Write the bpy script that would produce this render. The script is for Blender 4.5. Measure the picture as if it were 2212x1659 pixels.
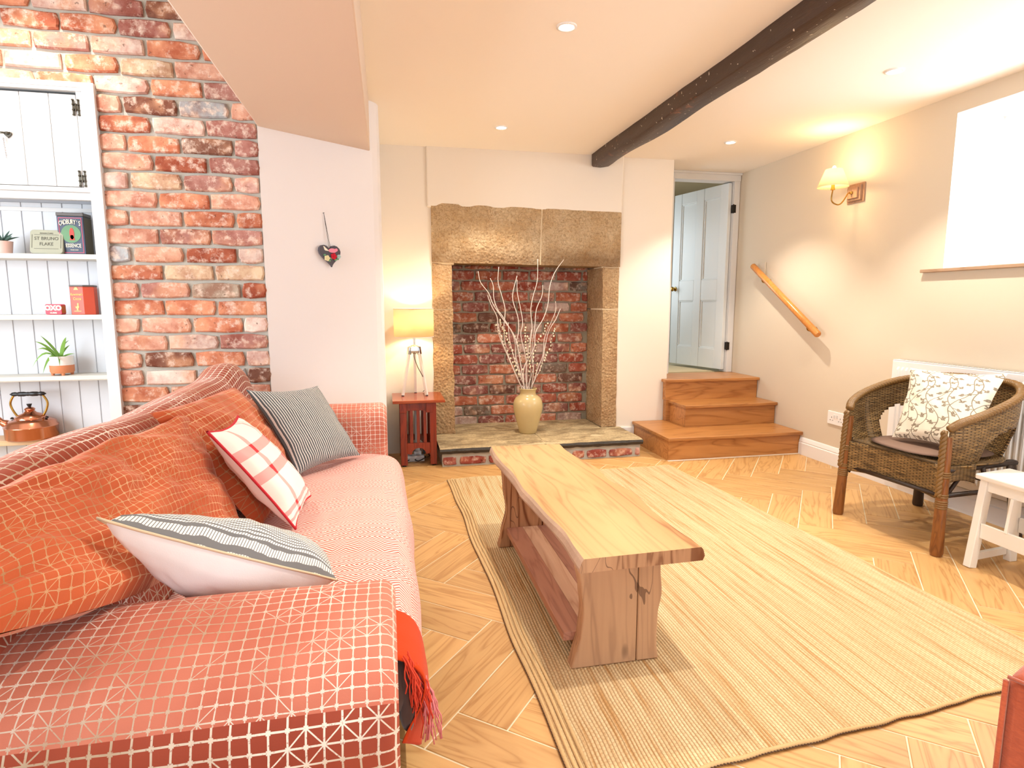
import bpy, bmesh, math, random
from math import sin, cos, pi, radians, sqrt
from mathutils import Vector, Matrix, noise
random.seed(11)
S = bpy.context.scene
for o in list(bpy.data.objects): bpy.data.objects.remove(o)
COL = S.collection

# ------------------------------------------------------------ camera, world, big lights, exposure
cd = bpy.data.cameras.new('camera'); cam = bpy.data.objects.new('camera', cd); COL.objects.link(cam)
cd.sensor_width = 36.0; cd.lens = 1284.0 / 2212 * 36
cd.clip_start = 0.02
YAW, PITCH = 0.2072, 0.13327
fw = Vector((sin(YAW) * cos(PITCH), cos(YAW) * cos(PITCH), -sin(PITCH)))
rt = Vector((cos(YAW), -sin(YAW), 0)); up = rt.cross(fw)
cam.matrix_world = Matrix(((rt.x, up.x, -fw.x, 0), (rt.y, up.y, -fw.y, 0), (rt.z, up.z, -fw.z, 1.25), (0, 0, 0, 1)))
S.camera = cam
w = bpy.data.worlds.new('sky'); S.world = w; w.use_nodes = True
bg = w.node_tree.nodes['Background']; bg.inputs[0].default_value = (0.78, 0.88, 1, 1); bg.inputs[1].default_value = 1.2
S.view_settings.view_transform = 'Standard'; S.view_settings.look = 'None'
S.view_settings.gamma = 1; S.view_settings.use_curve_mapping = False
S.view_settings.exposure = 0.85
def area(name, loc, aim, sx, sy, power, col):
    l = bpy.data.lights.new(name, 'AREA'); l.shape = 'RECTANGLE'; l.size = sx; l.size_y = sy; l.energy = power; l.color = col
    o = bpy.data.objects.new(name, l); COL.objects.link(o); o.location = loc
    o.rotation_euler = (Vector(aim) - Vector(loc)).to_track_quat('-Z', 'Y').to_euler(); return o
area('rear_fill_light', (0.9, -2.05, 1.25), (1.0, 3, 0.9), 3.2, 2.1, 22, (0.90, 0.95, 1.0))  # added soft fill from behind the camera, at an unseen rear opening
area('daylight_side_glazing', (-3.15, 1.3, 1.5), (0, 2.2, 1.1), 2.4, 1.8, 62, (0.86, 0.93, 1.0))
area('daylight_window', (3.86, 2.25, 1.95), (1.5, 2.4, 1.2), 1.7, 0.9, 30, (0.86, 0.94, 1.0))
WARM = (1.0, 0.91, 0.79)
def spot(loc, power, ang=98, blend=0.55, col=WARM, r=0.025):
    l = bpy.data.lights.new('downlight_beam', 'SPOT'); l.energy = power; l.spot_size = radians(ang); l.spot_blend = blend
    l.color = col; l.shadow_soft_size = r
    o = bpy.data.objects.new('downlight_beam', l); COL.objects.link(o); o.location = loc
def bulb(loc, power, r=0.03, col=(1.0, 0.74, 0.42)):
    l = bpy.data.lights.new('bulb_light', 'POINT'); l.energy = power; l.shadow_soft_size = r; l.color = col
    o = bpy.data.objects.new('bulb_light', l); COL.objects.link(o); o.location = loc
ZC = 2.5
DL = [(0.837, 2.776), (0.839, 4.361), (2.657, 4.378), (2.722, 2.909)]
DLB = [(0.84, 1.3), (2.72, 1.3), (0.84, -0.6), (2.72, -0.6)]
for x, y in DL + DLB: spot((x, y, ZC - 0.03), 58)
spot((-1.62, 3.18, 2.9), 26, 120)
spot((-1.2, 1.4, 2.9), 14, 120)

# ------------------------------------------------------------ helpers
def lin(c):
    if isinstance(c, str): c = [int(c[i:i + 2], 16) / 255 for i in (0, 2, 4)]
    return tuple((v / 12.92 if v <= 0.04045 else ((v + 0.055) / 1.055) ** 2.4) for v in c[:3]) + (1,)
class NT:
    def __init__(s, name):
        s.mat = bpy.data.materials.new(name); s.mat.use_nodes = True; s.t = s.mat.node_tree
        s.b = s.t.nodes['Principled BSDF']; s.out = s.t.nodes['Material Output']
    def n(s, typ, _out=0, _set=None, **kw):
        nd = s.t.nodes.new('ShaderNode' + typ)
        for k, v in (_set or {}).items(): setattr(nd, k, v)
        for k, v in kw.items():
            k = k.replace('_', ' ') if not k.startswith('i') or not k[1:].isdigit() else int(k[1:])
            s.put(nd.inputs[k], v)
        return nd.outputs[_out]
    def put(s, inp, v):
        if isinstance(v, bpy.types.NodeSocket): s.t.links.new(v, inp)
        else: inp.default_value = v
    def m(s, op, a, b=0.0, c=0.0, clamp=False):
        nd = s.t.nodes.new('ShaderNodeMath'); nd.operation = op; nd.use_clamp = clamp
        for i, v in enumerate((a, b, c)): s.put(nd.inputs[i], v)
        return nd.outputs[0]
    def vmap(s, vec, scale=(1, 1, 1), loc=(0, 0, 0), rot=(0, 0, 0)):
        return s.n('Mapping', Vector=vec, Scale=scale, Location=loc, Rotation=rot)
    def coord(s, k='Object'):
        nd = s.t.nodes.new('ShaderNodeTexCoord'); return nd.outputs[k]
    def xyz(s, v):
        nd = s.t.nodes.new('ShaderNodeSeparateXYZ'); s.put(nd.inputs[0], v); return nd.outputs
    def noise(s, vec, scale, detail=4, rough=0.55, out=0, dist=0.0):
        return s.n('TexNoise', _out=out, Vector=vec, Scale=scale, Detail=detail, Roughness=rough, Distortion=dist)
    def ramp(s, f, stops):
        nd = s.t.nodes.new('ShaderNodeValToRGB'); s.put(nd.inputs[0], f); e = nd.color_ramp.elements
        while len(e) < len(stops): e.new(0.5)
        for k, (p, c) in enumerate(stops):
            e[k].position = p; e[k].color = lin(c) if not isinstance(c, float) else (c, c, c, 1)
        return nd.outputs[0]
    def mix(s, f, a, b, mode='MIX'):
        nd = s.t.nodes.new('ShaderNodeMix'); nd.data_type = 'RGBA'; nd.blend_type = mode
        s.put(nd.inputs[0], f); s.put(nd.inputs[6], lin(a) if isinstance(a, str) else a); s.put(nd.inputs[7], lin(b) if isinstance(b, str) else b)
        return nd.outputs[2]
    def bump(s, h, strength=0.3, dist=0.01):
        nd = s.t.nodes.new('ShaderNodeBump'); s.put(nd.inputs['Height'], h); nd.inputs['Strength'].default_value = strength
        nd.inputs['Distance'].default_value = dist; s.t.links.new(nd.outputs[0], s.b.inputs['Normal'])
    def set(s, **kw):
        for k, v in kw.items():
            k = k.replace('_', ' '); s.put(s.b.inputs[k], lin(v) if isinstance(v, str) else v)
        return s
    def line(s, x, width, period=1.0):      # 1 on lines at integer multiples
        f = s.m('FRACT', s.m('ADD', x, 0.5)); d = s.m('ABSOLUTE', s.m('SUBTRACT', f, 0.5))
        return s.m('LESS_THAN', d, width)
def plain(name, col, rough=0.5, metal=0.0, bump=None, spec=0.5, var=0.0, **kw):
    N = NT(name); N.set(Roughness=rough, Metallic=metal, Specular_IOR_Level=spec, **kw)
    if var:
        f = N.noise(N.coord(), 6.0); c = N.mix(f, lin(col), tuple(v * (1 - var) for v in lin(col)[:3]) + (1,)); N.put(N.b.inputs['Base Color'], c)
    else: N.set(Base_Color=col)
    if bump: N.bump(N.noise(N.coord(), bump[0], 6), bump[1], bump[2] if len(bump) > 2 else 0.002)
    return N.mat
def wood(name, base, dark, scale=1.0, axis=0, rough=0.45, ring=0.5, bumpS=0.15, knots=False, pale=None, con=1.0):
    N = NT(name); v = N.coord()
    rnd = N.n('ObjectInfo', _out=5)
    off = N.n('CombineXYZ', X=N.m('MULTIPLY', rnd, 37.0), Y=N.m('MULTIPLY', rnd, 17.0), Z=N.m('MULTIPLY', rnd, 7.0))
    vv = N.n('VectorMath', _set={'operation': 'ADD'}, i0=v, i1=off)
    sc = [9.0 * scale] * 3; sc[axis] = 0.9 * scale
    st = N.vmap(vv, scale=tuple(sc))
    a = N.noise(st, 1.0, 3, 0.5, dist=0.9)
    rings = N.m('FRACT', N.m('MULTIPLY', a, 9.0 * ring + 3))
    rings = N.m('ABSOLUTE', N.m('SUBTRACT', rings, 0.5))
    fine = N.noise(N.vmap(vv, scale=tuple(60.0 * scale if i != axis else 3.0 * scale for i in range(3))), 1.0, 5, 0.7)
    f = N.m('ADD', N.m('MULTIPLY', N.m('POWER', N.m('MULTIPLY', rings, 2.0), 3.0), 0.55), N.m('MULTIPLY', fine, 0.45))
    f = N.m('MULTIPLY', f, con, clamp=True)
    c = N.mix(f, base, dark)
    if pale:
        p = N.ramp(N.noise(N.vmap(vv, scale=tuple(2.5 * scale if i != axis else 0.6 * scale for i in range(3))), 1.0, 2), [(0.45, 0.0), (0.62, 1.0)])
        c = N.mix(N.m('MULTIPLY', p, 0.7), c, pale)
    if knots:
        k = N.n('TexVoronoi', Vector=N.vmap(vv, scale=tuple(9.0 if i != axis else 4.0 for i in range(3))), Scale=1.0)
        kk = N.ramp(k, [(0.05, 1.0), (0.16, 0.0)]); c = N.mix(N.m('MULTIPLY', kk, 0.8), c, '4a3226')
        cr = N.noise(N.vmap(vv, scale=tuple(5.0 if i != axis else 1.3 for i in range(3))), 1.0, 2, dist=1.5)
        cr = N.m('LESS_THAN', N.m('ABSOLUTE', N.m('SUBTRACT', cr, 0.46)), 0.004); c = N.mix(N.m('MULTIPLY', cr, 0.7), c, '5a3c2c')
    tone = N.m('ADD', 0.88, N.m('MULTIPLY', rnd, 0.2))
    c = N.mix(1.0, c, N.n('CombineColor', Red=tone, Green=tone, Blue=tone), 'MULTIPLY')
    N.put(N.b.inputs['Base Color'], c); N.set(Roughness=rough); N.bump(f, bumpS, 0.001)
    return N.mat
class MB:
    def __init__(s): s.v = []; s.f = []; s.uv = []; s.mi = []
    def add(s, vs, fs, uvs=None, mi=0):
        b = len(s.v); s.v += [tuple(x) for x in vs]
        for k, f in enumerate(fs):
            s.f.append(tuple(b + i for i in f)); s.mi.append(mi)
            s.uv.append([uvs[i] for i in f] if uvs else [(0, 0)] * len(f))
        return s
    def box(s, x0, x1, y0, y1, z0, z1, mi=0):
        j = random.uniform(0, .00018); x0 -= j; x1 += j; y0 -= j; y1 += j; z0 -= j; z1 += j
        v = [(x, y, z) for z in (z0, z1) for y in (y0, y1) for x in (x0, x1)]
        return s.add(v, [(0, 2, 3, 1), (4, 5, 7, 6), (0, 1, 5, 4), (2, 6, 7, 3), (0, 4, 6, 2), (1, 3, 7, 5)], mi=mi)
    def bar(s, p, q, wx, wy, upv=(0, 0, 1)):
        p = Vector(p); q = Vector(q); d = (q - p).normalized(); u = Vector(upv)
        a = d.cross(u); a = a.normalized() if a.length > 1e-4 else Vector((1, 0, 0)); b = d.cross(a)
        v = [c + a * sx * wx / 2 + b * sy * wy / 2 for c in (p, q) for sx, sy in ((-1, -1), (1, -1), (1, 1), (-1, 1))]
        return s.add(v, [(0, 3, 2, 1), (4, 5, 6, 7)] + [(i, (i + 1) % 4, 4 + (i + 1) % 4, 4 + i) for i in range(4)])
    def tube(s, pts, r, n=8, cap=True):
        pts = [Vector(p) for p in pts]; rr = r if isinstance(r, (list, tuple)) else [r] * len(pts)
        vs = []; up0 = Vector((0.13, 0.21, 0.97))
        for i, p in enumerate(pts):
            t = (pts[min(i + 1, len(pts) - 1)] - pts[max(i - 1, 0)]).normalized()
            a = t.cross(up0)
            if a.length < 0.05: a = t.cross(Vector((1, 0, 0)))
            a.normalize(); b = t.cross(a); up0 = a.cross(t) if a.cross(t).length > 0.3 else up0
            for k in range(n):
                an = 2 * pi * k / n; vs.append(p + (a * cos(an) + b * sin(an)) * rr[i])
        fs = [(i * n + k, i * n + (k + 1) % n, (i + 1) * n + (k + 1) % n, (i + 1) * n + k) for i in range(len(pts) - 1) for k in range(n)]
        if cap: fs += [tuple(range(n))[::-1], tuple((len(pts) - 1) * n + k for k in range(n))]
        return s.add(vs, fs)
    def lathe(s, c, prof, n=32, ax=None):
        vs = []; c = Vector(c)
        for r, z in prof:
            for k in range(n):
                an = 2 * pi * k / n; vs.append(c + Vector((r * cos(an), r * sin(an), z)))
        fs = [(i * n + k, i * n + (k + 1) % n, (i + 1) * n + (k + 1) % n, (i + 1) * n + k) for i in range(len(prof) - 1) for k in range(n)]
        return s.add(vs, fs)
    def grid(s, F, nu, nv, uv=None, mi=0, flip=False, wrap=False):
        vs = []; us = []
        for j in range(nv + 1):
            for i in range(nu + 1):
                vs.append(F(i / nu, j / nv)); us.append(uv(i / nu, j / nv) if uv else (i / nu, j / nv))
        fs = []
        for j in range(nv):
            for i in range(nu):
                a = j * (nu + 1) + i; q = (a, a + 1, a + nu + 2, a + nu + 1); fs.append(q[::-1] if flip else q)
        return s.add(vs, fs, us, mi)
    def prism(s, poly, z0, z1, ax='z'):
        n = len(poly)
        def P(a, b, z): return {'z': (a, b, z), 'y': (a, z, b), 'x': (z, a, b)}[ax]
        vs = [P(a, b, z0) for a, b in poly] + [P(a, b, z1) for a, b in poly]
        return s.add(vs, [tuple(range(n))[::-1], tuple(range(n, 2 * n))] + [(i, (i + 1) % n, n + (i + 1) % n, n + i) for i in range(n)])
ORG = {}
def org(o): return ORG.get(o.name, Vector((0, 0, 0))) if o else Vector((0, 0, 0))
def build(name, mb, mats, parent=None, smooth=False, bevel=0, sub=0, solid=0, label=None, kind=None, merge=False, origin=None, auto=None):
    me = bpy.data.meshes.new(name); og = org(parent) if parent else Vector(origin or (0, 0, 0))
    me.from_pydata([tuple(Vector(v) - og) for v in mb.v], [], mb.f)
    ul = me.uv_layers.new(name='UVMap'); k = 0
    for f in mb.uv:
        for u in f: ul.data[k].uv = u; k += 1
    for m in (mats if isinstance(mats, (list, tuple)) else [mats]): me.materials.append(m)
    for p, mi in zip(me.polygons, mb.mi): p.material_index = mi
    bm = bmesh.new(); bm.from_mesh(me)
    if merge: bmesh.ops.remove_doubles(bm, verts=bm.verts, dist=1e-5)
    bmesh.ops.recalc_face_normals(bm, faces=bm.faces)
    bm.to_mesh(me); bm.free()
    if smooth: me.polygons.foreach_set('use_smooth', [True] * len(me.polygons))
    o = bpy.data.objects.new(name, me); COL.objects.link(o)
    if auto: me.set_sharp_from_angle(angle=radians(auto))
    if parent: o.parent = parent
    else: o.location = og
    ORG[o.name] = og
    if solid: md = o.modifiers.new('s', 'SOLIDIFY'); md.thickness = solid; md.offset = 0
    if bevel: md = o.modifiers.new('b', 'BEVEL'); md.width = bevel; md.segments = 2; md.limit_method = 'ANGLE'
    if sub: md = o.modifiers.new('u', 'SUBSURF'); md.levels = sub; md.render_levels = sub
    if label: o['label'] = label
    if kind: o['kind'] = kind
    return o
def tag(o, label=None, cat=None, group=None, kind=None):
    for k, v in (('label', label), ('category', cat), ('group', group), ('kind', kind)):
        if v: o[k] = v
    return o
def thing(name, loc, label=None, cat=None, group=None, kind=None):
    o = bpy.data.objects.new(name, None); COL.objects.link(o); o.location = loc; o.empty_display_size = 0.05
    ORG[o.name] = Vector(loc); return tag(o, label, cat, group, kind)
def text(name, s, size, mat, parent, loc, rot=(pi / 2, 0, 0), sx=1.0, ext=0.0004, align='CENTER', shear=0, font_off=0.0):
    c = bpy.data.curves.new(name, 'FONT'); c.body = s; c.size = size; c.extrude = ext; c.align_x = align; c.align_y = 'CENTER'; c.shear = shear; c.offset = font_off
    c.resolution_u = 3
    t = bpy.data.objects.new(name, c); COL.objects.link(t)
    bpy.context.view_layer.update()
    me = bpy.data.meshes.new_from_object(t); bpy.data.objects.remove(t)
    M = Matrix.Rotation(rot[2], 4, 'Z') @ Matrix.Rotation(rot[0], 4, 'X') @ Matrix.Diagonal((sx, 1, 1, 1))
    me.transform(Matrix.Translation(Vector(loc) - org(parent)) @ M)
    me.materials.clear(); me.materials.append(mat)
    o = bpy.data.objects.new(name, me); COL.objects.link(o); o.parent = parent; ORG[o.name] = org(parent); return o
def fbm(p, s=1.0): return noise.noise(Vector(p) * s)
def smooth_path(pts, k=4):
    P = [Vector(p) for p in pts]; out = []
    for i in range(len(P) - 1):
        a = P[max(i - 1, 0)]; b = P[i]; c = P[i + 1]; d = P[min(i + 2, len(P) - 1)]
        for j in range(k):
            t = j / k; out.append(0.5 * ((2 * b) + (c - a) * t + (2 * a - 5 * b + 4 * c - d) * t * t + (3 * b - a - 3 * c + d) * t ** 3))
    out.append(P[-1]); return out

# ------------------------------------------------------------ materials
M = {}
M['cream'] = plain('cream_paint', 'e8ded0', 0.8, bump=(90, 0.08), spec=0.2)
M['ceil'] = plain('ceiling_paint', 'f5eee3', 0.85, bump=(60, 0.06), spec=0.2)
M['beige'] = plain('beige_paint', 'd6c9b4', 0.8, bump=(90, 0.08), spec=0.2)
M['jamb'] = plain('pale_plaster', 'e9e5e5', 0.8, bump=(80, 0.1), spec=0.2)
M['white'] = plain('white_gloss_paint', 'efeeec', 0.4)
M['cab'] = plain('cabinet_paint', 'd9d8d6', 0.5)
M['board'] = plain('tongue_board_paint', 'd3d6da', 0.5)
M['doorleaf'] = plain('aged_door_paint', 'dfe3e2', 0.45, bump=(40, 0.1))
M['brass'] = plain('brass', 'b08a45', 0.25, 1.0)
M['dkmetal'] = plain('dark_metal', '3a3531', 0.4, 0.9)
M['iron'] = plain('antique_iron', '5b564c', 0.35, 0.9)
M['chrome'] = plain('chrome', 'c9cdcf', 0.15, 1.0)
M['black'] = plain('black_plastic', '1b1b1e', 0.35)
M['copper'] = plain('polished_copper', 'd08c6e', 0.18, 1.0, bump=(9, 0.08))
M['mortar'] = plain('grey_mortar', 'bdb8ac', 0.95, bump=(130, 0.7, 0.004), var=0.25)
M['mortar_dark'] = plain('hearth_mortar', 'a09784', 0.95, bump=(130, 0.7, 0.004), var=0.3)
M['grout'] = plain('floor_grout', 'd9ccae', 0.9)
M['oak'] = wood('oak_stair', 'c68b50', '935a2b', 0.8, 0, 0.35, 0.5)
M['rail'] = wood('handrail_pine', 'cf8a44', 'b06b2c', 1.2, 2, 0.3, 0.4)
M['plank'] = wood('oak_effect_tile', 'd3a86e', 'a5733c', 1.0, 0, 0.42, 0.6, 0.12)
M['top'] = wood('acacia_top', 'd6ab74', 'a0693c', 0.55, 1, 0.42, 0.8, 0.08, pale='dfbe88', con=1.5)
M['leg'] = wood('acacia_slab', 'd0a278', '7a4826', 0.75, 2, 0.5, 0.7, 0.15, knots=True, pale='d6ae88', con=1.7)
M['bark'] = plain('live_edge', 'c4a68c', 0.8, bump=(40, 0.6, 0.004), var=0.35)
M['mahog'] = wood('mahogany', '8e3016', '5a1a0c', 1.2, 2, 0.22, 0.4, 0.05)
M['mahogtop'] = wood('mahogany_top', 'a44a20', '7b2d12', 1.0, 0, 0.18, 0.4, 0.04)
M['shelfwood'] = wood('shelf_pine', 'd8b78c', 'c39c6c', 1.0, 0, 0.5, 0.4)
M['sillwood'] = wood('sill_wood', 'b7977a', '97785d', 1.0, 1, 0.5, 0.4)
M['limed'] = wood('limed_oak', 'b48f72', '8c6a50', 2.0, 2, 0.6, 0.5)
M['whitewood'] = plain('white_painted_wood', 'ece8df', 0.45, bump=(30, 0.06))
M['creamshelf'] = plain('cream_shelf_paint', 'cfcdc3', 0.5)
# brick: colour per object
N = NT('reclaimed_brick'); v = N.coord(); oc = N.n('ObjectInfo', _out=1); rnd = N.n('ObjectInfo', _out=5)
vv = N.n('VectorMath', _set={'operation': 'ADD'}, i0=v, i1=N.n('CombineXYZ', X=N.m('MULTIPLY', rnd, 51.0), Y=rnd, Z=N.m('MULTIPLY', rnd, 23.0)))
n1 = N.noise(vv, 9.0, 5, 0.6); n2 = N.noise(vv, 24.0, 6, 0.7); n3 = N.noise(vv, 90.0, 4, 0.7)
c = N.mix(N.ramp(n1, [(0.35, 0.0), (0.62, 0.9)]), oc, N.mix(1.0, oc, 'c49a90', 'MULTIPLY'))
c = N.mix(N.ramp(N.noise(vv, 6.0, 3), [(0.52, 0.0), (0.66, 0.5)]), c, 'dba27c')
c = N.mix(N.ramp(n2, [(0.50, 0.0), (0.63, 0.6)]), c, 'dfc9b8')
c = N.mix(N.ramp(N.m('MULTIPLY', n3, n2), [(0.37, 0.0), (0.46, 0.9)]), c, 'f2ebe3')
c = N.mix(N.ramp(N.noise(vv, 40.0, 2), [(0.27, 0.6), (0.33, 0.0)]), c, '4d2c22')
N.put(N.b.inputs['Base Color'], c); N.set(Roughness=0.9, Specular_IOR_Level=0.2); N.bump(N.m('ADD', n2, N.m('MULTIPLY', n3, 0.6)), 0.6, 0.006)
M['brick'] = N.mat
# sandstone
def stone(name, a, b, soot=False):
    N = NT(name); v = N.coord(); n1 = N.noise(v, 4.5, 5, 0.6); n2 = N.noise(v, 34.0, 5, 0.72, dist=2.2)
    tool = N.n('TexVoronoi', Vector=N.vmap(v, scale=(1, 1, 1.0), rot=(0, 0.5, 0)), Scale=42.0, Randomness=1.0)
    c = N.mix(N.ramp(n1, [(0.3, 0.0), (0.7, 1.0)]), a, b)
    c = N.mix(N.ramp(n2, [(0.38, 0.6), (0.52, 0.0)]), c, '96714a')
    c = N.mix(N.ramp(tool, [(0.02, 0.55), (0.25, 0.0)]), c, '9c7848')
    if soot:
        z = N.xyz(v)[2]; m = N.m('MULTIPLY', N.ramp(N.m('SUBTRACT', N.m('SUBTRACT', z, 1.40), N.m('MULTIPLY', n1, 0.16)), [(0.0, 0.55), (0.12, 0.0)]), 1.0)
        c = N.mix(m, c, '6d4a2b')
    N.put(N.b.inputs['Base Color'], c); N.set(Roughness=0.95, Specular_IOR_Level=0.15)
    N.bump(N.m('ADD', N.m('MULTIPLY', n2, 1.0), N.m('MULTIPLY', tool, 1.2)), 1.0, 0.014); return N.mat
M['lintel'] = stone('tooled_sandstone', 'e0c8a4', 'c9a67a', True)
M['jambstone'] = stone('jamb_sandstone', 'd6b78e', 'be9870')
N = NT('york_flagstone'); v = N.coord(); n1 = N.noise(N.vmap(v, scale=(1, 2.2, 1)), 5.0, 6, 0.65, dist=0.8); n2 = N.noise(v, 60.0, 4)
nrm = N.xyz(N.n('NewGeometry', _out=1))[2]
c = N.mix(N.ramp(n1, [(0.38, 0.0), (0.62, 1.0)]), '8a7655', 'c6b189')
c = N.mix(N.ramp(n2, [(0.35, 0.4), (0.55, 0.0)]), c, '5d4f3a')
N.put(N.b.inputs['Base Color'], c); N.set(Roughness=0.75); N.bump(N.m('ADD', n1, N.m('MULTIPLY', n2, 0.3)), 0.6, 0.006); M['flag'] = N.mat
M['slate_edge'] = plain('dark_slab_edge', '3b352e', 0.6, bump=(35, 0.9, 0.01), var=0.4)
# beam
N = NT('old_beam'); v = N.coord(); n1 = N.noise(N.vmap(v, scale=(9, 1.2, 9)), 1.5, 6, 0.7); n2 = N.noise(v, 7.0, 5, 0.7)
c = N.mix(n1, '2a1a12', '4a3428'); c = N.mix(N.ramp(N.m('MULTIPLY', n2, N.noise(v, 2.1, 2)), [(0.34, 0.0), (0.40, 1.0)]), c, '8a5238')
c = N.mix(N.ramp(N.noise(v, 38.0, 2), [(0.70, 0.0), (0.72, 1.0)]), c, 'd8c9b5')
N.put(N.b.inputs['Base Color'], c); N.set(Roughness=0.45); N.bump(n1, 0.8, 0.01); M['beam'] = N.mat
# rug
N = NT('braided_jute'); v = N.coord(); X = N.xyz(v)
cu = N.m('ADD', N.m('MULTIPLY', X[0], 140.0), N.m('MULTIPLY', N.noise(v, 3.0, 2), 3.0))
rib = N.m('ABSOLUTE', N.m('SINE', N.m('MULTIPLY', cu, pi / 1.6))); row = N.m('FLOOR', N.m('DIVIDE', cu, 1.6))
st = N.m('ABSOLUTE', N.m('SINE', N.m('ADD', N.m('MULTIPLY', X[1], 190.0), N.m('MULTIPLY', row, 1.57))))
knot = N.m('MULTIPLY', rib, N.m('ADD', 0.35, N.m('MULTIPLY', st, 0.65)))
strk = N.noise(N.n('CombineXYZ', X=N.m('MULTIPLY', X[0], 48.0), Y=N.m('MULTIPLY', X[1], 1.2), Z=0.0), 1.0, 4, 0.7)
c = N.mix(N.ramp(strk, [(0.36, 0.0), (0.46, 0.6), (0.62, 1.0)]), 'b78f5f', 'd9c49c')
c = N.mix(N.ramp(knot, [(0.0, 0.75), (0.5, 0.0)]), c, '8f683e')
c = N.mix(N.ramp(N.noise(v, 130.0, 2), [(0.3, 0.3), (0.5, 0.0)]), c, 'a87c49')
N.put(N.b.inputs['Base Color'], c); N.set(Roughness=0.95, Specular_IOR_Level=0.1); N.bump(knot, 0.8, 0.004); M['rug'] = N.mat
M['rugedge'] = plain('rug_border', 'cfae7c', 0.95, bump=(220, 0.8, 0.003), var=0.2)
M['stitch'] = plain('rug_stitch', '4c3420', 0.9)
# fabrics
def net(name, base, base2, line_c, pitch=0.024, lw=0.048):
    N = NT(name); u = N.coord('UV'); n0 = N.noise(u, 9.0, 2, out=1)
    uu = N.n('VectorMath', _set={'operation': 'ADD'}, i0=u, i1=N.n('VectorMath', _set={'operation': 'SCALE'}, i0=n0, Scale=0.006))
    X = N.xyz(uu); a = N.m('DIVIDE', X[0], pitch); b = N.m('DIVIDE', X[1], pitch)
    L = N.m('MAXIMUM', N.line(a, lw), N.line(b, lw))
    ca = N.m('FLOOR', a); cb = N.m('FLOOR', b)
    reg = N.n('TexNoise', Vector=N.n('CombineXYZ', X=ca, Y=cb, Z=0.0), Scale=0.28, Detail=1.0)
    on = N.m('GREATER_THAN', reg, 0.54)
    par = N.m('LESS_THAN', N.m('FRACT', N.m('MULTIPLY', N.m('ADD', ca, cb), 0.5)), 0.25)
    d1 = N.m('MULTIPLY', N.line(N.m('ADD', a, b), lw), par); d2 = N.m('MULTIPLY', N.line(N.m('SUBTRACT', a, b), lw), N.m('SUBTRACT', 1.0, par))
    L = N.m('MAXIMUM', L, N.m('MULTIPLY', N.m('MAXIMUM', d1, d2), on))
    fa = N.m('ABSOLUTE', N.m('SUBTRACT', N.m('FRACT', N.m('ADD', a, 0.5)), 0.5)); fb = N.m('ABSOLUTE', N.m('SUBTRACT', N.m('FRACT', N.m('ADD', b, 0.5)), 0.5))
    star = N.m('MULTIPLY', N.m('LESS_THAN', N.m('ADD', fa, fb), 0.24), N.m('LESS_THAN', N.m('ABSOLUTE', N.m('SUBTRACT', fa, fb)), 0.045))
    L = N.m('MAXIMUM', L, N.m('MAXIMUM', star, N.m('LESS_THAN', N.m('ADD', fa, fb), 0.09)))
    brk = N.ramp(N.noise(u, 160.0, 2), [(0.30, 0.35), (0.42, 1.0)])
    L = N.m('MULTIPLY', L, brk)
    c0 = N.mix(N.ramp(N.noise(u, 2.2, 3), [(0.35, 0.0), (0.65, 1.0)]), base, base2)
    lc = N.mix(N.ramp(N.noise(u, 3.2, 2), [(0.4, 0.0), (0.6, 1.0)]), line_c, N.mix(1.0, line_c if not isinstance(line_c, str) else lin(line_c), 'c9b8a6', 'MULTIPLY'))
    c = N.mix(L, c0, lc); N.put(N.b.inputs['Base Color'], c)
    N.set(Roughness=0.75, Sheen_Weight=0.45, Sheen_Roughness=0.35, Sheen_Tint=lin('ffd0bb'), Specular_IOR_Level=0.25)
    N.bump(N.m('ADD', L, N.m('MULTIPLY', N.noise(u, 300.0, 2), 0.3)), 0.35, 0.002); return N.mat
M['net'] = net('rust_net_fabric', 'b86450', 'cf846e', 'e4d8cc')
M['net2'] = net('rust_net_cushion', 'b4502c', 'c8663c', 'd8ae84', 0.027, 0.042)
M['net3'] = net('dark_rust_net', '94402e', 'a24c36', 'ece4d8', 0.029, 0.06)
N = NT('diamond_throw'); u = N.coord('UV'); X = N.xyz(u)
warp = N.m('MULTIPLY', N.noise(N.vmap(u, scale=(1, 6, 1)), 1.6, 2), 0.5)
a = N.m('DIVIDE', X[0], 0.082); b = N.m('ADD', N.m('DIVIDE', X[1], 0.072), warp)
ta = N.m('ABSOLUTE', N.m('SUBTRACT', N.m('FRACT', a), 0.5)); tb = N.m('ABSOLUTE', N.m('SUBTRACT', N.m('FRACT', b), 0.5))
d = N.m('ADD', ta, tb)
ring = N.m('GREATER_THAN', N.m('FRACT', N.m('MULTIPLY', d, 5.5)), 0.5)
zz = N.m('GREATER_THAN', N.m('FRACT', N.m('MULTIPLY', N.m('ADD', b, ta), 5.0)), 0.5)
sel = N.m('GREATER_THAN', N.m('FRACT', N.m('MULTIPLY', b, 0.25)), 0.5)
pat = N.m('ADD', N.m('MULTIPLY', ring, sel), N.m('MULTIPLY', zz, N.m('SUBTRACT', 1.0, sel)))
c = N.mix(pat, 'c86a5c', 'ecd3ca')
end = N.m('LESS_THAN', X[1], 0.225)
c = N.mix(end, c, 'c23e10'); N.put(N.b.inputs['Base Color'], c); N.set(Roughness=0.9, Sheen_Weight=0.08, Specular_IOR_Level=0.15)
N.bump(N.m('ADD', N.m('MULTIPLY', pat, 0.4), N.noise(u, 350.0, 2)), 0.3, 0.001); M['throw'] = N.mat
M['fringe_o'] = plain('orange_fringe', 'd8452a', 0.9); M['fringe_p'] = plain('pink_fringe', 'de8488', 0.9)
M['brown'] = plain('brown_suede', '4b332b', 0.9, Sheen_Weight=0.4)
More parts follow.
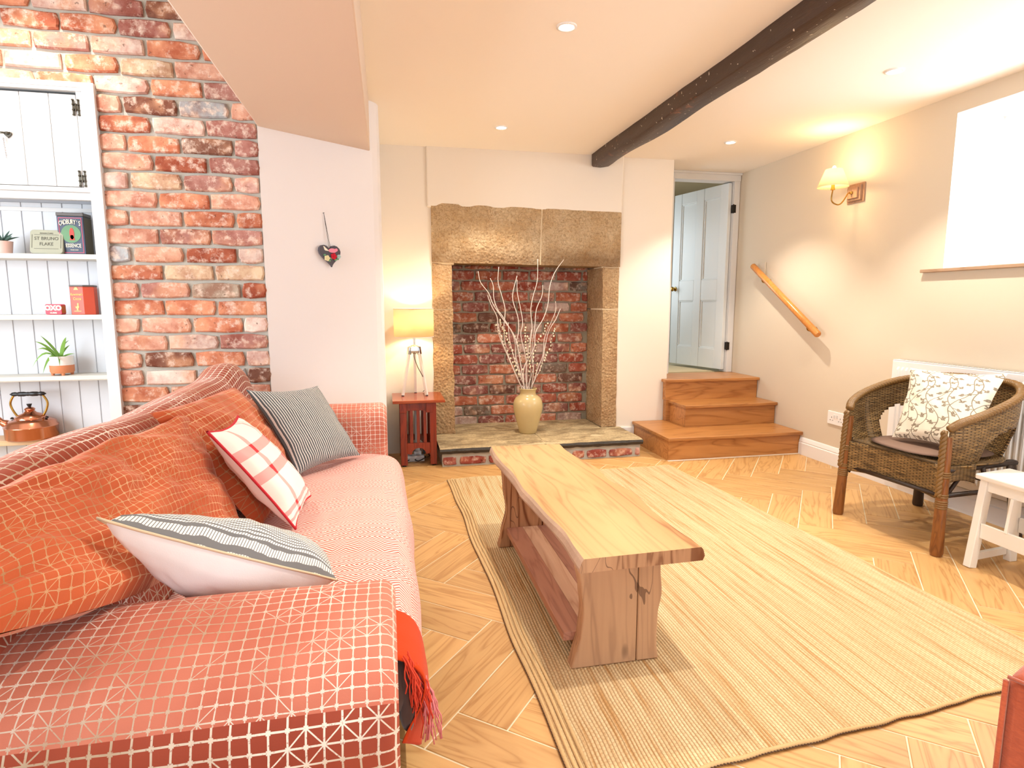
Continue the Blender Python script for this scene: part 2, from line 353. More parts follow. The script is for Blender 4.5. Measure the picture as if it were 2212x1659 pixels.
M['redpipe'] = plain('red_piping', 'c21f2f', 0.7); M['whitecloth'] = plain('white_cotton', 'f0eef0', 0.85, bump=(400, 0.1), Sheen_Weight=0.1)
N = NT('grey_ticking'); u = N.coord('UV'); X = N.xyz(u)
f = N.m('FRACT', N.m('ADD', N.m('MULTIPLY', X[0], 34.0), N.m('MULTIPLY', N.noise(u, 60.0, 2), 0.12)))
L = N.m('GREATER_THAN', f, 0.60); L2 = N.m('LESS_THAN', N.m('ABSOLUTE', N.m('SUBTRACT', f, 0.76)), 0.06)
c = N.mix(L, '50575b', 'd9d7d1'); c = N.mix(N.m('MULTIPLY', L2, 0.45), c, '8a9094'); N.put(N.b.inputs['Base Color'], c); N.set(Roughness=0.9); N.bump(L, 0.2, 0.001); M['tick'] = N.mat
N = NT('red_plaid'); u = N.coord('UV'); X = N.xyz(u)
def bands(x, lst):
    r = None
    for c0, hw in lst:
        q = N.m('LESS_THAN', N.m('ABSOLUTE', N.m('SUBTRACT', x, c0)), hw); r = q if r is None else N.m('MAXIMUM', r, q)
    return r
B = bands(X[0], [(0.22, 0.026), (0.70, 0.018), (0.78, 0.014)]); A = bands(X[1], [(0.27, 0.045), (0.50, 0.045), (0.86, 0.020), (0.93, 0.012)])
c = N.mix(N.m('MULTIPLY', A, 0.55), 'f0e9e0', 'd2434a'); c = N.mix(N.m('MULTIPLY', B, N.m('ADD', 0.5, N.m('MULTIPLY', A, 0.45))), c, 'c8262f')
N.put(N.b.inputs['Base Color'], c); N.set(Roughness=0.9); N.bump(N.noise(u, 200.0, 2), 0.15, 0.001); M['plaid'] = N.mat
N = NT('dash_pattern'); u = N.coord('UV'); X = N.xyz(u)
r = N.m('MULTIPLY', N.m('ADD', X[1], N.m('MULTIPLY', N.noise(u, 5.0, 2), 0.03)), 40.0); row = N.m('FLOOR', r); fr = N.m('FRACT', r)
big = N.m('GREATER_THAN', N.m('FRACT', N.m('MULTIPLY', row, 0.3333)), 0.3)
dash = N.m('LESS_THAN', N.m('FRACT', N.m('ADD', N.m('MULTIPLY', X[0], 80.0), N.m('MULTIPLY', row, 0.37))), 0.72)
L = N.m('MULTIPLY', N.m('LESS_THAN', N.m('ABSOLUTE', N.m('SUBTRACT', fr, 0.5)), N.m('ADD', 0.16, N.m('MULTIPLY', big, 0.14))), dash)
c = N.mix(L, '78797a', 'eeece6'); N.put(N.b.inputs['Base Color'], c); N.set(Roughness=0.9); M['dash'] = N.mat
N = NT('sprig_print'); u = N.coord('UV'); X = N.xyz(u); L = None
for kk, (fu, fv, ph, am) in enumerate(((4.0, 15.0, 0.0, .055), (4.0, 13.0, 2.1, .06))):
    uu = N.m('MULTIPLY', N.m('ADD', N.m('ADD', X[0], 0.12 * kk), N.m('ADD', N.m('MULTIPLY', N.m('SINE', N.m('ADD', N.m('MULTIPLY', X[1], fv), ph)), am), N.m('MULTIPLY', X[1], 0.35 - .7 * kk))), fu)
    du = N.m('SUBTRACT', N.m('FRACT', uu), 0.5); line = N.m('LESS_THAN', N.m('ABSOLUTE', du), 0.022)
    q = N.m('MULTIPLY', X[1], 13.0 + kk); side = N.m('SUBTRACT', N.m('MULTIPLY', N.m('GREATER_THAN', N.m('FRACT', N.m('MULTIPLY', N.m('FLOOR', q), 0.5)), 0.25), 2.0), 1.0)
    dq = N.m('SUBTRACT', N.m('FRACT', q), 0.5); dx = N.m('SUBTRACT', N.m('MULTIPLY', du, side), 0.0)
    stalk = N.m('MULTIPLY', N.m('LESS_THAN', N.m('ABSOLUTE', N.m('SUBTRACT', dq, N.m('MULTIPLY', dx, 1.2))), 0.07), N.m('MULTIPLY', N.m('GREATER_THAN', dx, 0.0), N.m('LESS_THAN', dx, 0.20)))
    for ox, oy in ((.25, .12), (.19, .36), (.27, .34)):
        a = N.m('SUBTRACT', dx, ox); b_ = N.m('SUBTRACT', dq, oy); d = N.m('ADD', N.m('POWER', N.m('MULTIPLY', a, 17.0), 2.0), N.m('POWER', N.m('MULTIPLY', b_, 8.5), 2.0))
        line = N.m('MAXIMUM', line, N.m('LESS_THAN', d, 1.0))
    line = N.m('MAXIMUM', line, stalk); L = line if L is None else N.m('MAXIMUM', L, line)
c = N.mix(N.m('MULTIPLY', L, 0.85), 'ece3cf', '75654f'); N.put(N.b.inputs['Base Color'], c); N.set(Roughness=0.9); M['sprig'] = N.mat
N = NT('orange_chenille'); v = N.coord(); X = N.xyz(v)
wv = N.noise(N.vmap(v, scale=(60, 60, 200)), 1.0, 3, 0.7); c = N.mix(wv, '862f10', 'b8552a'); N.put(N.b.inputs['Base Color'], c)
N.set(Roughness=0.9, Sheen_Weight=0.4); N.bump(wv, 0.5, 0.003); M['chenille'] = N.mat
# wicker
N = NT('woven_wicker'); u = N.coord('UV'); X = N.xyz(u)
r = N.m('MULTIPLY', X[1], 135.0); row = N.m('FLOOR', r); cc = N.m('MULTIPLY', X[0], 50.0)
h = N.m('ABSOLUTE', N.m('SINE', N.m('MULTIPLY', N.m('ADD', cc, N.m('MULTIPLY', row, 1.0)), pi / 2))); hr = N.m('ABSOLUTE', N.m('SINE', N.m('MULTIPLY', r, pi)))
H = N.m('MULTIPLY', h, hr)
c = N.mix(N.ramp(N.n('TexNoise', Vector=N.n('CombineXYZ', X=N.m('MULTIPLY', cc, 0.2), Y=row, Z=0.0), Scale=1.0, Detail=2.0), [(0.35, 0.0), (0.65, 1.0)]), '604828', 'b08c58')
c = N.mix(N.ramp(H, [(0.05, 0.85), (0.4, 0.0)]), c, '23170e'); N.put(N.b.inputs['Base Color'], c); N.set(Roughness=0.4); N.bump(H, 0.9, 0.004); M['wicker'] = N.mat
M['rattan'] = wood('rattan_pole', '8a5526', '5c3315', 2.0, 2, 0.3, 0.4)
M['rattan_dk'] = plain('dark_rattan', '33241a', 0.45)
M['braid'] = plain('rattan_braid', '8c6838', 0.4, var=0.4)
M['seatpad'] = plain('brown_seat_pad', '7b6152', 0.9)
# glass, shades, glow
def glow(name, col, st):
    N = NT(name); N.set(Base_Color='fff4e0', Emission_Color=lin(col), Emission_Strength=st); return N.mat
M['lampglow'] = glow('downlight_glow', 'ffe9c4', 30.0)
def shade(name, col, tr=0.6, em=None):
    N = NT(name); t = N.n('BsdfTranslucent', Color=lin(col)); d = N.n('BsdfDiffuse', Color=lin(col)); mx = N.t.nodes.new('ShaderNodeMixShader')
    N.put(mx.inputs[0], tr); N.put(mx.inputs[1], d); N.put(mx.inputs[2], t); N.t.links.new(mx.outputs[0], N.out.inputs[0]); return N.mat
M['shade'] = shade('linen_shade', 'e2d2b0', 0.42); M['shade2'] = shade('cream_shade', 'fff0d0', 0.5)
N = NT('window_glass'); g = N.n('BsdfGlossy', Roughness=0.02); t = N.n('BsdfTransparent'); mx = N.t.nodes.new('ShaderNodeMixShader'); N.put(mx.inputs[0], 0.94)
N.put(mx.inputs[1], g); N.put(mx.inputs[2], t); N.t.links.new(mx.outputs[0], N.out.inputs[0]); M['glass'] = N.mat
M['stoneware'] = plain('stoneware_glaze', 'cfb986', 0.25, var=0.18, bump=(6, 0.1))
M['twig'] = plain('white_twig', 'e2d3c8', 0.7); M['willow'] = plain('willow_stem', '4e3220', 0.7); M['bud'] = plain('willow_bud', 'eadfc2', 0.9)
M['green'] = plain('green_leaf', '7fb04a', 0.4, var=0.3); M['dkgreen'] = plain('succulent_leaf', '49685c', 0.5)
M['terra'] = plain('terracotta', 'd18459', 0.6, bump=(120, 0.4)); M['whiteglaze'] = plain('white_glaze', 'e6e2dc', 0.3); M['pinkpot'] = plain('pink_pot', 'd9b5aa', 0.5)
M['soil'] = plain('soil', '3c2b20', 0.95)

# ------------------------------------------------------------ structure: walls, ceiling, floor
XR = 3.392; YF = 5.0; YD = 5.38
b = MB(); b.box(-3.4, XR + 0.6, -2.3, 8.0, -0.12, -0.0025); floor = build('floor', b, M['grout'], kind='structure')
# herringbone planks
PW = 0.174; ang = radians(50.5); U = Vector((cos(ang), sin(ang))); V = Vector((sin(ang), -cos(ang))); O0 = Vector((0.072, 1.553))
pm = MB(); g = 0.0026
x0, x1, y0, y1 = g, 4 * PW - g, g, PW - g; e = 0.0018
pm.add([(x0, y0, -0.01), (x1, y0, -0.01), (x1, y1, -0.01), (x0, y1, -0.01), (x0, y0, -e), (x1, y0, -e), (x1, y1, -e), (x0, y1, -e),
        (x0 + e, y0 + e, 0), (x1 - e, y0 + e, 0), (x1 - e, y1 - e, 0), (x0 + e, y1 - e, 0)],
       [(i, (i + 1) % 4, 4 + (i + 1) % 4, 4 + i) for i in range(4)] + [(4 + i, 4 + (i + 1) % 4, 8 + (i + 1) % 4, 8 + i) for i in range(4)] + [(8, 9, 10, 11)])
cnt = 0; first = None
def plank(p, rot):
    global first, cnt
    c = p + Vector((cos(rot), sin(rot))) * 2 * PW + Vector((-sin(rot), cos(rot))) * PW / 2
    if not (-0.75 < c.x < 3.8 and 0.55 < c.y < 5.1): return
    if c.y > 4.75 and 0.6 < c.x < 1.9 or c.y > 4.6 and c.x > 2.5: return
    if cnt >= 298: return
    if first is None: first = build('plank', pm, M['plank'], floor)
    o = first if cnt == 0 else first.copy()
    if cnt: COL.objects.link(o)
    o.parent = floor; o.location = (p.x, p.y, 0); o.rotation_euler = (0, 0, rot); cnt += 1
for k in range(-40, 60):
    for m in range(-9, 9):
        # H plank: u in [k+4m, +4], v in [k-1-4m, +1]
        a, c2 = k + 4 * m, k - 1 - 4 * m
        plank(O0 + U * a * PW + V * (c2 + 1) * PW, ang)
        a, c2 = k + 4 * m, k - 4 * m
        plank(O0 + U * a * PW + V * c2 * PW, ang - pi / 2)
print('PLANKS', cnt)
# rest of the planks behind the camera and in the extension
rest = MB()
for k in range(-60, 70):
    for m in range(-12, 12):
        for p, rot in ((O0 + U * (k + 4 * m) * PW + V * (k - 4 * m) * PW, ang), (O0 + U * (k + 4 * m) * PW + V * (k - 4 * m) * PW, ang - pi / 2)):
            c = p + Vector((cos(rot), sin(rot))) * 2 * PW + Vector((-sin(rot), cos(rot))) * PW / 2
            if not (-2.9 < c.x < 3.4 and -1.9 < c.y < 3.5) or (-0.75 < c.x < 3.8 and 0.55 < c.y < 5.1): continue
            R2 = Matrix.Rotation(rot, 3, 'Z')
            rest.add([R2 @ Vector(q) + Vector((p.x, p.y, -0.0005)) for q in ((x0, y0, 0), (x1, y0, 0), (x1, y1, 0), (x0, y1, 0))], [(0, 1, 2, 3)])
build('planks_beyond_view', rest, M['plank'], floor, kind='stuff')

b = MB(); b.box(-0.09, XR + 0.02, -2.3, YD + 0.02, ZC, ZC + 0.1); build('ceiling', b, M['ceil'], kind='structure')
b = MB(); b.box(-3.4, -0.6, -2.3, 3.75, 3.0, 3.1); build('ceiling_extension', b, M['ceil'], kind='structure')
# right wall with window opening (Y 1.15..3.125, Z 1.47..2.39)
WY0, WY1, WZ0, WZ1, WD = 1.35, 3.125, 1.47, 2.39, 0.42
b = MB(); xo = XR + WD
b.box(XR, xo, -2.3, WY0, 0, 2.6); b.box(XR, xo, WY1, YD + 0.02, 0, 2.6); b.box(XR, xo, WY0, WY1, 0, WZ0 - 0.02); b.box(XR, xo, WY0, WY1, WZ1, 2.6)
build('wall_right', b, M['beige'], kind='structure')
win = thing('window_1', (xo - 0.06, (WY0 + WY1) / 2, WZ0), kind='structure')
b = MB(); t = 0.05; fx = xo - 0.07
b.box(fx, fx + 0.06, WY0, WY1, WZ0, WZ0 + t); b.box(fx, fx + 0.06, WY0, WY1, WZ1 - t, WZ1); b.box(fx, fx + 0.06, WY0, WY0 + t, WZ0 + t, WZ1 - t); b.box(fx, fx + 0.06, WY1 - t, WY1, WZ0 + t, WZ1 - t)
b.box(fx, fx + 0.06, 2.2, 2.26, WZ0 + t, WZ1 - t); build('window_frame', b, M['white'], win)
for ya, yb in ((WY0 + t, 2.2), (2.26, WY1 - t)):
    b = MB(); b.box(fx + 0.02, fx + 0.026, ya, yb, WZ0 + t, WZ1 - t); build('pane', b, M['glass'], win)
b = MB(); b.box(XR + 0.001, fx, WY1 - 0.002, WY1 + 0.0, WZ0, WZ1); b.box(XR + 0.001, fx, WY0, WY0 + 0.002, WZ0, WZ1); b.box(XR + 0.001, fx, WY0, WY1, WZ1 - 0.002, WZ1)
build('window_reveal', b, M['white'], win)
b = MB(); b.box(XR - 0.035, fx, WY0 - 0.12, WY1 + 0.13, WZ0 - 0.02, WZ0); build('window_sill', b, M['sillwood'], win, bevel=0.003)
# fireplace wall: panels around the stone surround
b = MB()
b.box(-0.03, 0.378, YF, YF + 0.5, 0, 2.6); b.box(2.011, 2.50, YF, YD + 0.25, 0, 2.6)
b.box(0.30, 2.1, YF + 0.03, YF + 0.6, 2.052, 2.6)
build('wall_back', b, M['cream'], kind='structure')
b = MB(); b.prism([(0.345, 2.03), (2.02, 2.03), (2.03, 2.55), (0.345, 2.55)], YF - 0.022, YF + 0.04, 'y')
build('wall_chimney_breast', b, M['cream'], kind='structure', bevel=0.012)
# doorway wall
b = MB(); b.box(2.4, 2.69, YD, YD + 0.12, 0, 2.6); b.box(2.69, 3.39, YD, YD + 0.12, 2.47, 2.6); b.box(3.385, 3.42, YD - 0.0, YD + 0.12, 0, 2.6)
build('wall_doorway', b, M['cream'], kind='structure')
# thick left wall: jamb block and header over the opening
b = MB(); b.prism([(-0.652, 3.56), (-0.06, 3.985), (-0.03, 4.02), (-0.016, 4.06), (-0.014, 5.5), (-0.652, 5.5)], 0, 2.6)
build('wall_left', b, M['jamb'], kind='structure', bevel=0.0)
b = MB(); b.box(-0.652, -0.072, -2.3, 4.02, 2.2, 3.05); build('wall_left_header', b, plain('soffit_paint', 'dcc9b8', 0.85, spec=0.2), kind='structure', bevel=0.008)
b = MB(); b.box(-0.652, -0.072, -2.3, -0.9, 0, 2.2); build('wall_left_pier', b, M['jamb'], kind='structure')
# extension and rear shell
b = MB(); b.box(-3.4, -3.3, -2.3, 3.7, 0, 0.5); b.box(-3.4, -3.3, -2.3, 0, 0.5, 3.1); b.box(-3.4, -3.3, 2.6, 3.7, 0.5, 3.1); b.box(-3.4, -3.3, 0, 2.6, 2.5, 3.1)
build('wall_extension', b, M['jamb'], kind='structure')
b = MB(); b.box(-3.4, -0.8, -2.35, -2.2, 0, 3.1); b.box(2.6, XR, -2.35, -2.2, 0, 2.6); b.box(-0.8, 2.6, -2.35, -2.2, 2.35, 3.1)
build('wall_rear', b, M['cream'], kind='structure')
# ---- brick wall with individual bricks
def brick_mesh(seed, L=1.0, Hh=1.0, D=0.03):
    r = random.Random(seed); m = MB(); ring = []
    pts = [(0, 0), (.33, 0), (.66, 0), (1, 0), (1, .5), (1, 1), (.66, 1), (.33, 1), (0, 1), (0, .5)]
    def jit(p, a): return (p[0] * L + (r.random() - .5) * a * 1.2, p[1] * Hh + (r.random() - .5) * a)
    o1 = [jit(p, 0.008) for p in pts]; n = len(pts)
    cx, cy = L / 2, Hh / 2; s = 0.007
    for cor in (0, 3, 5, 8):
        q = o1[cor]; o1[cor] = (q[0] + (0.005 if q[0] < cx else -0.005), q[1] + (0.005 if q[1] < cy else -0.005))
    inn = [(x + (s if x < cx - L * .3 else -s if x > cx + L * .3 else 0), y + (s if y < cy - Hh * .2 else -s if y > cy + Hh * .2 else 0)) for x, y in o1]
    vs = [(x, 0, z) for x, z in o1] + [(x, -D + .006 + r.random() * .002, z) for x, z in o1] + [(x, -D - r.random() * .003, z) for x, z in inn] + [(cx, -D - .002, cy)]
    fs = []
    for k in range(n):
        j = (k + 1) % n; fs += [(k, j, n + j, n + k), (n + k, n + j, 2 * n + j, 2 * n + k), (2 * n + k, 2 * n + j, 3 * n)]
    m.add(vs, fs); return m
PAL = {'o': 'd3906f', 'r': 'b0684e', 'd': '86604f', 'w': 'e2cfc2', 'b': 'b2bbbe', 'p': 'dcae96', 'm': 'b07f74', 'y': 'd0b798', 's': 'd8b3a6', 'g': 'b3a794'}
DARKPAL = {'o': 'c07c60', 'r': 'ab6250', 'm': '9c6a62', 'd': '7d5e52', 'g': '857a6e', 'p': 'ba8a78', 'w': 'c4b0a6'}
BM = {}
nbrick = 0
def brick(parent, x0, x1, y, z0, z1, col, D=0.03):
    global nbrick
    L = round(x1 - x0, 2); H = round(z1 - z0, 3); sd = random.randrange(4); k = (L, H, sd, D)
    if k not in BM:
        o = build('brick', brick_mesh(hash((L, H, sd)) % 9999, x1 - x0, z1 - z0, D), M['brick'], parent, smooth=True, auto=35, origin=None); 
        o.data.transform(Matrix.Translation(org(parent)))
        BM[k] = o
    else: o = BM[k].copy(); COL.objects.link(o); o.parent = parent
    o.location = Vector((x0, y + random.uniform(-.0015, .0015), z0)) - org(parent); o.rotation_euler = (0, random.uniform(-.006, .006), 0)
    c = lin(col); j = random.uniform(.9, 1.08); o.color = (c[0] * j, c[1] * j, c[2] * j, 1); nbrick += 1
b = MB(); b.box(-3.3, -1.41, 3.9, 4.0, 0, 3.05); b.box(-1.426, -0.652, 3.568, 3.9, 0, 3.05); b.box(-3.3, -1.42, 3.568, 3.9, 2.345, 3.05)
bw = build('wall_brick', b, M['mortar'], kind='structure')
PZ = 0.0942; ZA = 2.22   # top mortar of row A
ROWS = {-6: 'mrwr', -5: 'ymdow', -4: 'mwmro', -3: 'wropw', -2: 'orpoo', -1: 'rwoyp', 0 - 0: 'bpbdp'}
seq = [('F', 'rdmw'), ('H', 'mwmor'), ('F', 'oowmp'), ('H', 'rpyow'), ('F', 'mowo'), ('H', 'pbdp'), ('F', 'mwr'), ('H', 'mdop'), ('F', 'mrp'), ('H', 'smyw'), ('F', 'pop'), ('H', 'oopp'), ('F', 'mmp'), ('H', 'wrpb'),
       ('F', 'yyr'), ('H', 'rgmp'), ('F', 'ooo'), ('H', 'wopp'), ('F', 'mwp'), ('H', 'wodp'), ('H', 'dbwp'), ('F', 'ppow'), ('H', 'mopd')]
ztop = ZA + 6 * PZ + 0.0
LP = 0.2575
for ri in range(-2, 27):
    zt = ztop - ri * PZ
    if zt - PZ < 0: break
    typ, cols = seq[ri] if 0 <= ri < len(seq) else (('F', 'H')[ri % 2], ''.join(random.choice('opmrw') for _ in range(6)))
    x = -0.654; k = 0
    while x > -3.1:
        Lb = (LP * 0.5 if (typ == 'H' and k == 0) else LP) + random.uniform(-.006, .006)
        xl = x - Lb
        c = PAL[cols[k]] if k < len(cols) else PAL[random.choice('opmrwry')]
        xa, xb = xl + 0.006, x - (0.006 if k else 0)
        if zt - PZ / 2 < 2.36 and xa < -1.42:
            if xb > -1.44: brick(bw, max(xa, -1.425), xb, 3.58, zt - PZ + 0.006, zt - 0.006, c)
            break
        if xa < -2.4: break
        brick(bw, xa, xb, 3.58, zt - PZ + 0.006, zt - 0.006, c); x = xl; k += 1
# ---- fireplace: firebox back bricks, stones, hearth
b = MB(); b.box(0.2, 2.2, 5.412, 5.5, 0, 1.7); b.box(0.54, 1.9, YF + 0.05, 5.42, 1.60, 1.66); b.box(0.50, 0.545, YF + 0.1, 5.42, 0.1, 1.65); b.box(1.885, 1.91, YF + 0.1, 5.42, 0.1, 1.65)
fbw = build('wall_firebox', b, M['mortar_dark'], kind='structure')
FP = 0.0955; z = 0.162 - 0.03; ri = 0
while z < 1.60:
    x = 0.552 - (0.125 if ri % 2 else 0.0) + random.uniform(-.02, .02)
    while x < 1.86:
        xa, xb = max(x, 0.552), min(x + 0.243, 1.866)
        if xb - xa > 0.04:
            zt = min(z + FP - 0.011, 1.597)
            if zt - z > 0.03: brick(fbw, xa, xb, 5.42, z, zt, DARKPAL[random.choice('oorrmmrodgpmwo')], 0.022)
        x += 0.255
    z += FP; ri += 1
sur = thing('stone_fireplace_surround', (1.195, YF, 0.15), 'tooled sandstone fireplace surround around a brick-lined recess', 'fireplace')
def slab(name, poly_xz, ya, yb, mat, parent, amp=0.006, n=10, label=None, step=0.05):
    # rough stone: front grid displaced
    xs = [p[0] for p in poly_xz]; 
    (xa, za), (xb, zb), (xc, zc), (xd, zd) = poly_xz   # BL BR TR TL
    m = MB()
    def P(u, v):
        x = (xa * (1 - u) + xb * u) * (1 - v) + (xd * (1 - u) + xc * u) * v; z_ = (za * (1 - u) + zb * u) * (1 - v) + (zd * (1 - u) + zc * u) * v
        e_ = min(u, 1 - u, v, 1 - v) * 10; r_ = min(1, e_)
        jx = fbm((x * 9, z_ * 9, 3)) * amp; jz = fbm((x * 9, z_ * 9, 9)) * amp
        return (x + jx * (1 if e_ < .01 else .3), ya + (1 - r_) * 0.006 + fbm((x * 7, ya, z_ * 7)) * amp, z_ + jz * (1 if e_ < .01 else .3))
    nu = max(6, int((xb - xa) / step)); nv = max(6, int((zd - za) / step))
    m.grid(P, nu, nv)
    loop = [P(i / nu, 0) for i in range(nu)] + [P(1, j / nv) for j in range(nv)] + [P(1 - i / nu, 1) for i in range(nu)] + [P(0, 1 - j / nv) for j in range(nv)]
    k = len(loop); m.add(loop + [(p[0], yb, p[2]) for p in loop], [(i, k + i, k + (i + 1) % k, (i + 1) % k) for i in range(k)])
    return build(name, m, mat, parent, smooth=True, auto=50, merge=True, label=label)
def relz(o): # move mesh origin so Object coords start at the stone's base
    return o
o = slab('lintel_stone', [(0.38, 1.592), (1.288, 1.580), (1.300, 2.048), (0.376, 2.062)], YF - 0.028, YF + 0.25, M['lintel'], sur, amp=0.004, label='left half of the tooled stone lintel')
o = slab('lintel_stone', [(1.297, 1.580), (2.012, 1.572), (2.014, 2.036), (1.309, 2.048)], YF - 0.028, YF + 0.25, M['lintel'], sur, amp=0.004, label='right half of the tooled stone lintel')
slab('jamb_stone', [(0.378, 1.212), (0.543, 1.212), (0.540, 1.580), (0.380, 1.582)], YF - 0.012, YF + 0.42, M['jambstone'], sur)
slab('jamb_stone', [(0.374, 0.15), (0.552, 0.15), (0.543, 1.203), (0.378, 1.203)], YF - 0.012, YF + 0.42, M['jambstone'], sur, amp=0.012)
slab('jamb_stone', [(1.866, 1.212), (2.008, 1.212), (2.010, 1.565), (1.860, 1.568)], YF - 0.012, YF + 0.42, M['jambstone'], sur)
slab('jamb_stone', [(1.872, 0.15), (2.014, 0.15), (2.006, 1.203), (1.866, 1.203)], YF - 0.012, YF + 0.42, M['jambstone'], sur)
M['lime'] = plain('lime_mortar', 'dcc8a6', 0.95, bump=(80, 0.3))
for q in ((0.372, 0.548, YF, YF + 0.3, 1.2, 1.215), (1.862, 2.01, YF, YF + 0.3, 1.2, 1.215), (1.28, 1.31, YF - 0.02, YF + 0.1, 1.582, 2.045), (0.378, 0.56, YF - .004, YF + 0.2, 1.575, 1.6), (1.85, 2.01, YF - .004, YF + 0.2, 1.565, 1.59)):
    b = MB(); b.box(*q); build('mortar_joint', b, M['lime'], sur)
he = thing('raised_hearth', (1.2, 4.75, 0), 'raised stone flag hearth on a low course of bricks', 'hearth')
b = MB(); b.box(0.395, 2.03, 4.497, YF + 0.42, 0, 0.104); build('hearth_core', b, M['mortar'], he)
def flag(x0, x1, y0, y1, rough_front=True, back=0.0):
    m = MB()
    def T(u, v):
        x = x0 + (x1 - x0) * u; y = y0 + (y1 - y0) * v; jy = fbm((x * 11, 1, 5)) * 0.010 + fbm((x * 34, 1, 5)) * 0.006 if (v == 0 and rough_front) else 0
        return (x, y + jy, 0.15 + fbm((x * 5, y * 5, 0)) * 0.004 - (0.006 if v == 0 and rough_front else 0))
    n = 40; m.grid(T, n, 12)
    fr = [T(i / n, 0) for i in range(n + 1)]
    k = n + 1; lo = [(p[0], p[1] + 0.004 + fbm((p[0] * 20, 2, 2)) * 0.006, 0.104 + fbm((p[0] * 16, 7, 2)) * 0.005) for p in fr]
    mid = [(p[0], p[1] - 0.008 + fbm((p[0] * 25, 12, 2)) * 0.006, 0.127 + fbm((p[0] * 16, 7, 8)) * 0.004) for p in fr]
    m.add(fr + mid + lo, [(i, i + 1, k + i + 1, k + i) for i in range(n)] + [(k + i, k + i + 1, 2 * k + i + 1, 2 * k + i) for i in range(n)], mi=1 if rough_front else 0)
    sd = [(x1, y0, .106), (x1, y1, .106), (x1, y1, .15), (x1, y0 + 0.003, .146), (x0, y0, .106), (x0, y1, .106), (x0, y1, .15), (x0, y0 + .003, .146)]
    m.add(sd, [(0, 1, 2, 3), (4, 7, 6, 5)], mi=1 if rough_front else 0)
    return build('flagstone', m, [M['flag'], M['slate_edge']], he, smooth=True, auto=40)
flag(0.375, 1.214, 4.475, 4.99); flag(1.222, 2.045, 4.475, 4.985); flag(0.552, 1.866, 4.998, 5.41, False)
b = MB(); b.box(0.38, 2.04, 4.49, 5.0, 0.135, 0.147); build('hearth_pointing', b, plain('pale_pointing', 'cdb893', 0.9), he)
x = 0.40
for L in (0.105, 0.21, 0.21, 0.20, 0.21, 0.10, 0.17, 0.20, 0.10):
    if x + L > 2.035: break
    brick(he, x, x + L - 0.0, 4.50, 0.012, 0.075, random.choice(['b06a60', 'bb7a70', 'a85a4e']), 0.014); x += L + 0.022
brick(he, x, 2.03, 4.50, 0.012, 0.078, 'c99a8c', 0.014)
# ---- stairs
st = thing('oak_steps', (2.8, 4.3, 0), 'three oak-clad steps rising to the white panelled door', 'steps')
def step(i, x0, y0, z0, z1, y1, side=True):
    b = MB(); b.box(x0 - 0.02, XR - 0.004, y0 - 0.035, y1, z1 - 0.026, z1); build('tread', b, M['oak'], st, bevel=0.005)
    b = MB(); b.box(x0, XR - 0.006, y0, y0 + 0.02, z0, z1 - 0.026); build('riser', b, M['oak'], st, bevel=0.001)
    b = MB(); b.box(x0, x0 + 0.02, y0 + 0.0205, y1, z0, z1 - 0.026); build('side_panel', b, M['oak'], st, bevel=0.001)
step(1, 2.19, 4.305, 0.0, 0.193, 4.995)
step(2, 2.515, 4.655, 0.193, 0.386, 5.20)
step(3, 2.462, 4.935, 0.386, 0.576, 4.992)
b = MB(); b.box(2.505, XR - 0.004, 4.99, YD + 0.01, 0.54, 0.576); build('tread', b, M['oak'], st)
b = MB(); b.box(2.47, 2.53, 4.94, 4.99, 0.193, 0.39); build('side_panel', b, M['oak'], st)
b = MB(); b.box(2.185, XR, 4.288, 4.31, 0, 0.004); build('sealant_bead', b, M['cream'], st)
# baseboards
def skirting(name, pts):
    b = MB(); (xa, ya), (xb, yb) = pts
    if abs(xa - xb) < 1e-6:
        prof = [(0, 0), (-0.018, 0), (-0.018, 0.098), (-0.013, 0.105), (-0.015, 0.112), (-0.008, 0.137), (-0.004, 0.146), (0, 0.146)]
        b.add([(xa + p[0], y, p[1]) for y in (ya, yb) for p in prof], [tuple(range(8)), tuple(range(15, 7, -1))] + [(i, (i + 1) % 8, 8 + (i + 1) % 8, 8 + i) for i in range(8)])
    else: b.box(xa, xb, ya - 0.018, ya, 0, 0.14)
    build(name, b, M['white'], kind='structure')
skirting('baseboard_right', [(XR, -2.2), (XR, 4.30)])
skirting('baseboard_back', [(2.05, YF), (2.185, YF)])
# ---- door
dr = thing('door_1', (3.3, YD, 0.576), kind='structure')
b = MB(); b.box(2.64, 2.69, YD - 0.03, YD + 0.12, 0.576, 2.47); b.box(2.64, 3.385, YD - 0.02, YD + 0.12, 2.425, 2.50); b.box(3.325, 3.385, YD - 0.012, YD + 0.12, 0.576, 2.43)
b.box(2.55, 3.39, YD - 0.035, YD - 0.02, 2.478, 2.499)
build('door_frame', b, M['cab'], dr, bevel=0.003)
H0 = Vector((3.322, YD + 0.02, 0)); ad = math.atan2(0.866, -0.203)   # leaf direction
dv = Vector((cos(ad), sin(ad), 0)); nv = Vector((-dv.y, dv.x, 0)); LW = 0.79; z0d, z1d = 0.60, 2.415
def dbox(m, s0, s1, t0, t1, z0_, z1_):
    vs = [H0 + dv * s + nv * t_ + Vector((0, 0, z_)) for z_ in (z0_, z1_) for t_ in (t0, t1) for s in (s0, s1)]
    m.add(vs, [(0, 2, 3, 1), (4, 5, 7, 6), (0, 1, 5, 4), (2, 6, 7, 3), (0, 4, 6, 2), (1, 3, 7, 5)])
SS = [(0.0, 0.11), (0.335, 0.445), (0.67, 0.79)]; ZZ = [(z0d, z0d + 0.20), (1.29, 1.50), (2.30, z1d)]
b = MB()
for s0, s1 in SS: dbox(b, s0 + 0.006, s1, 0, 0.04, z0d, z1d)
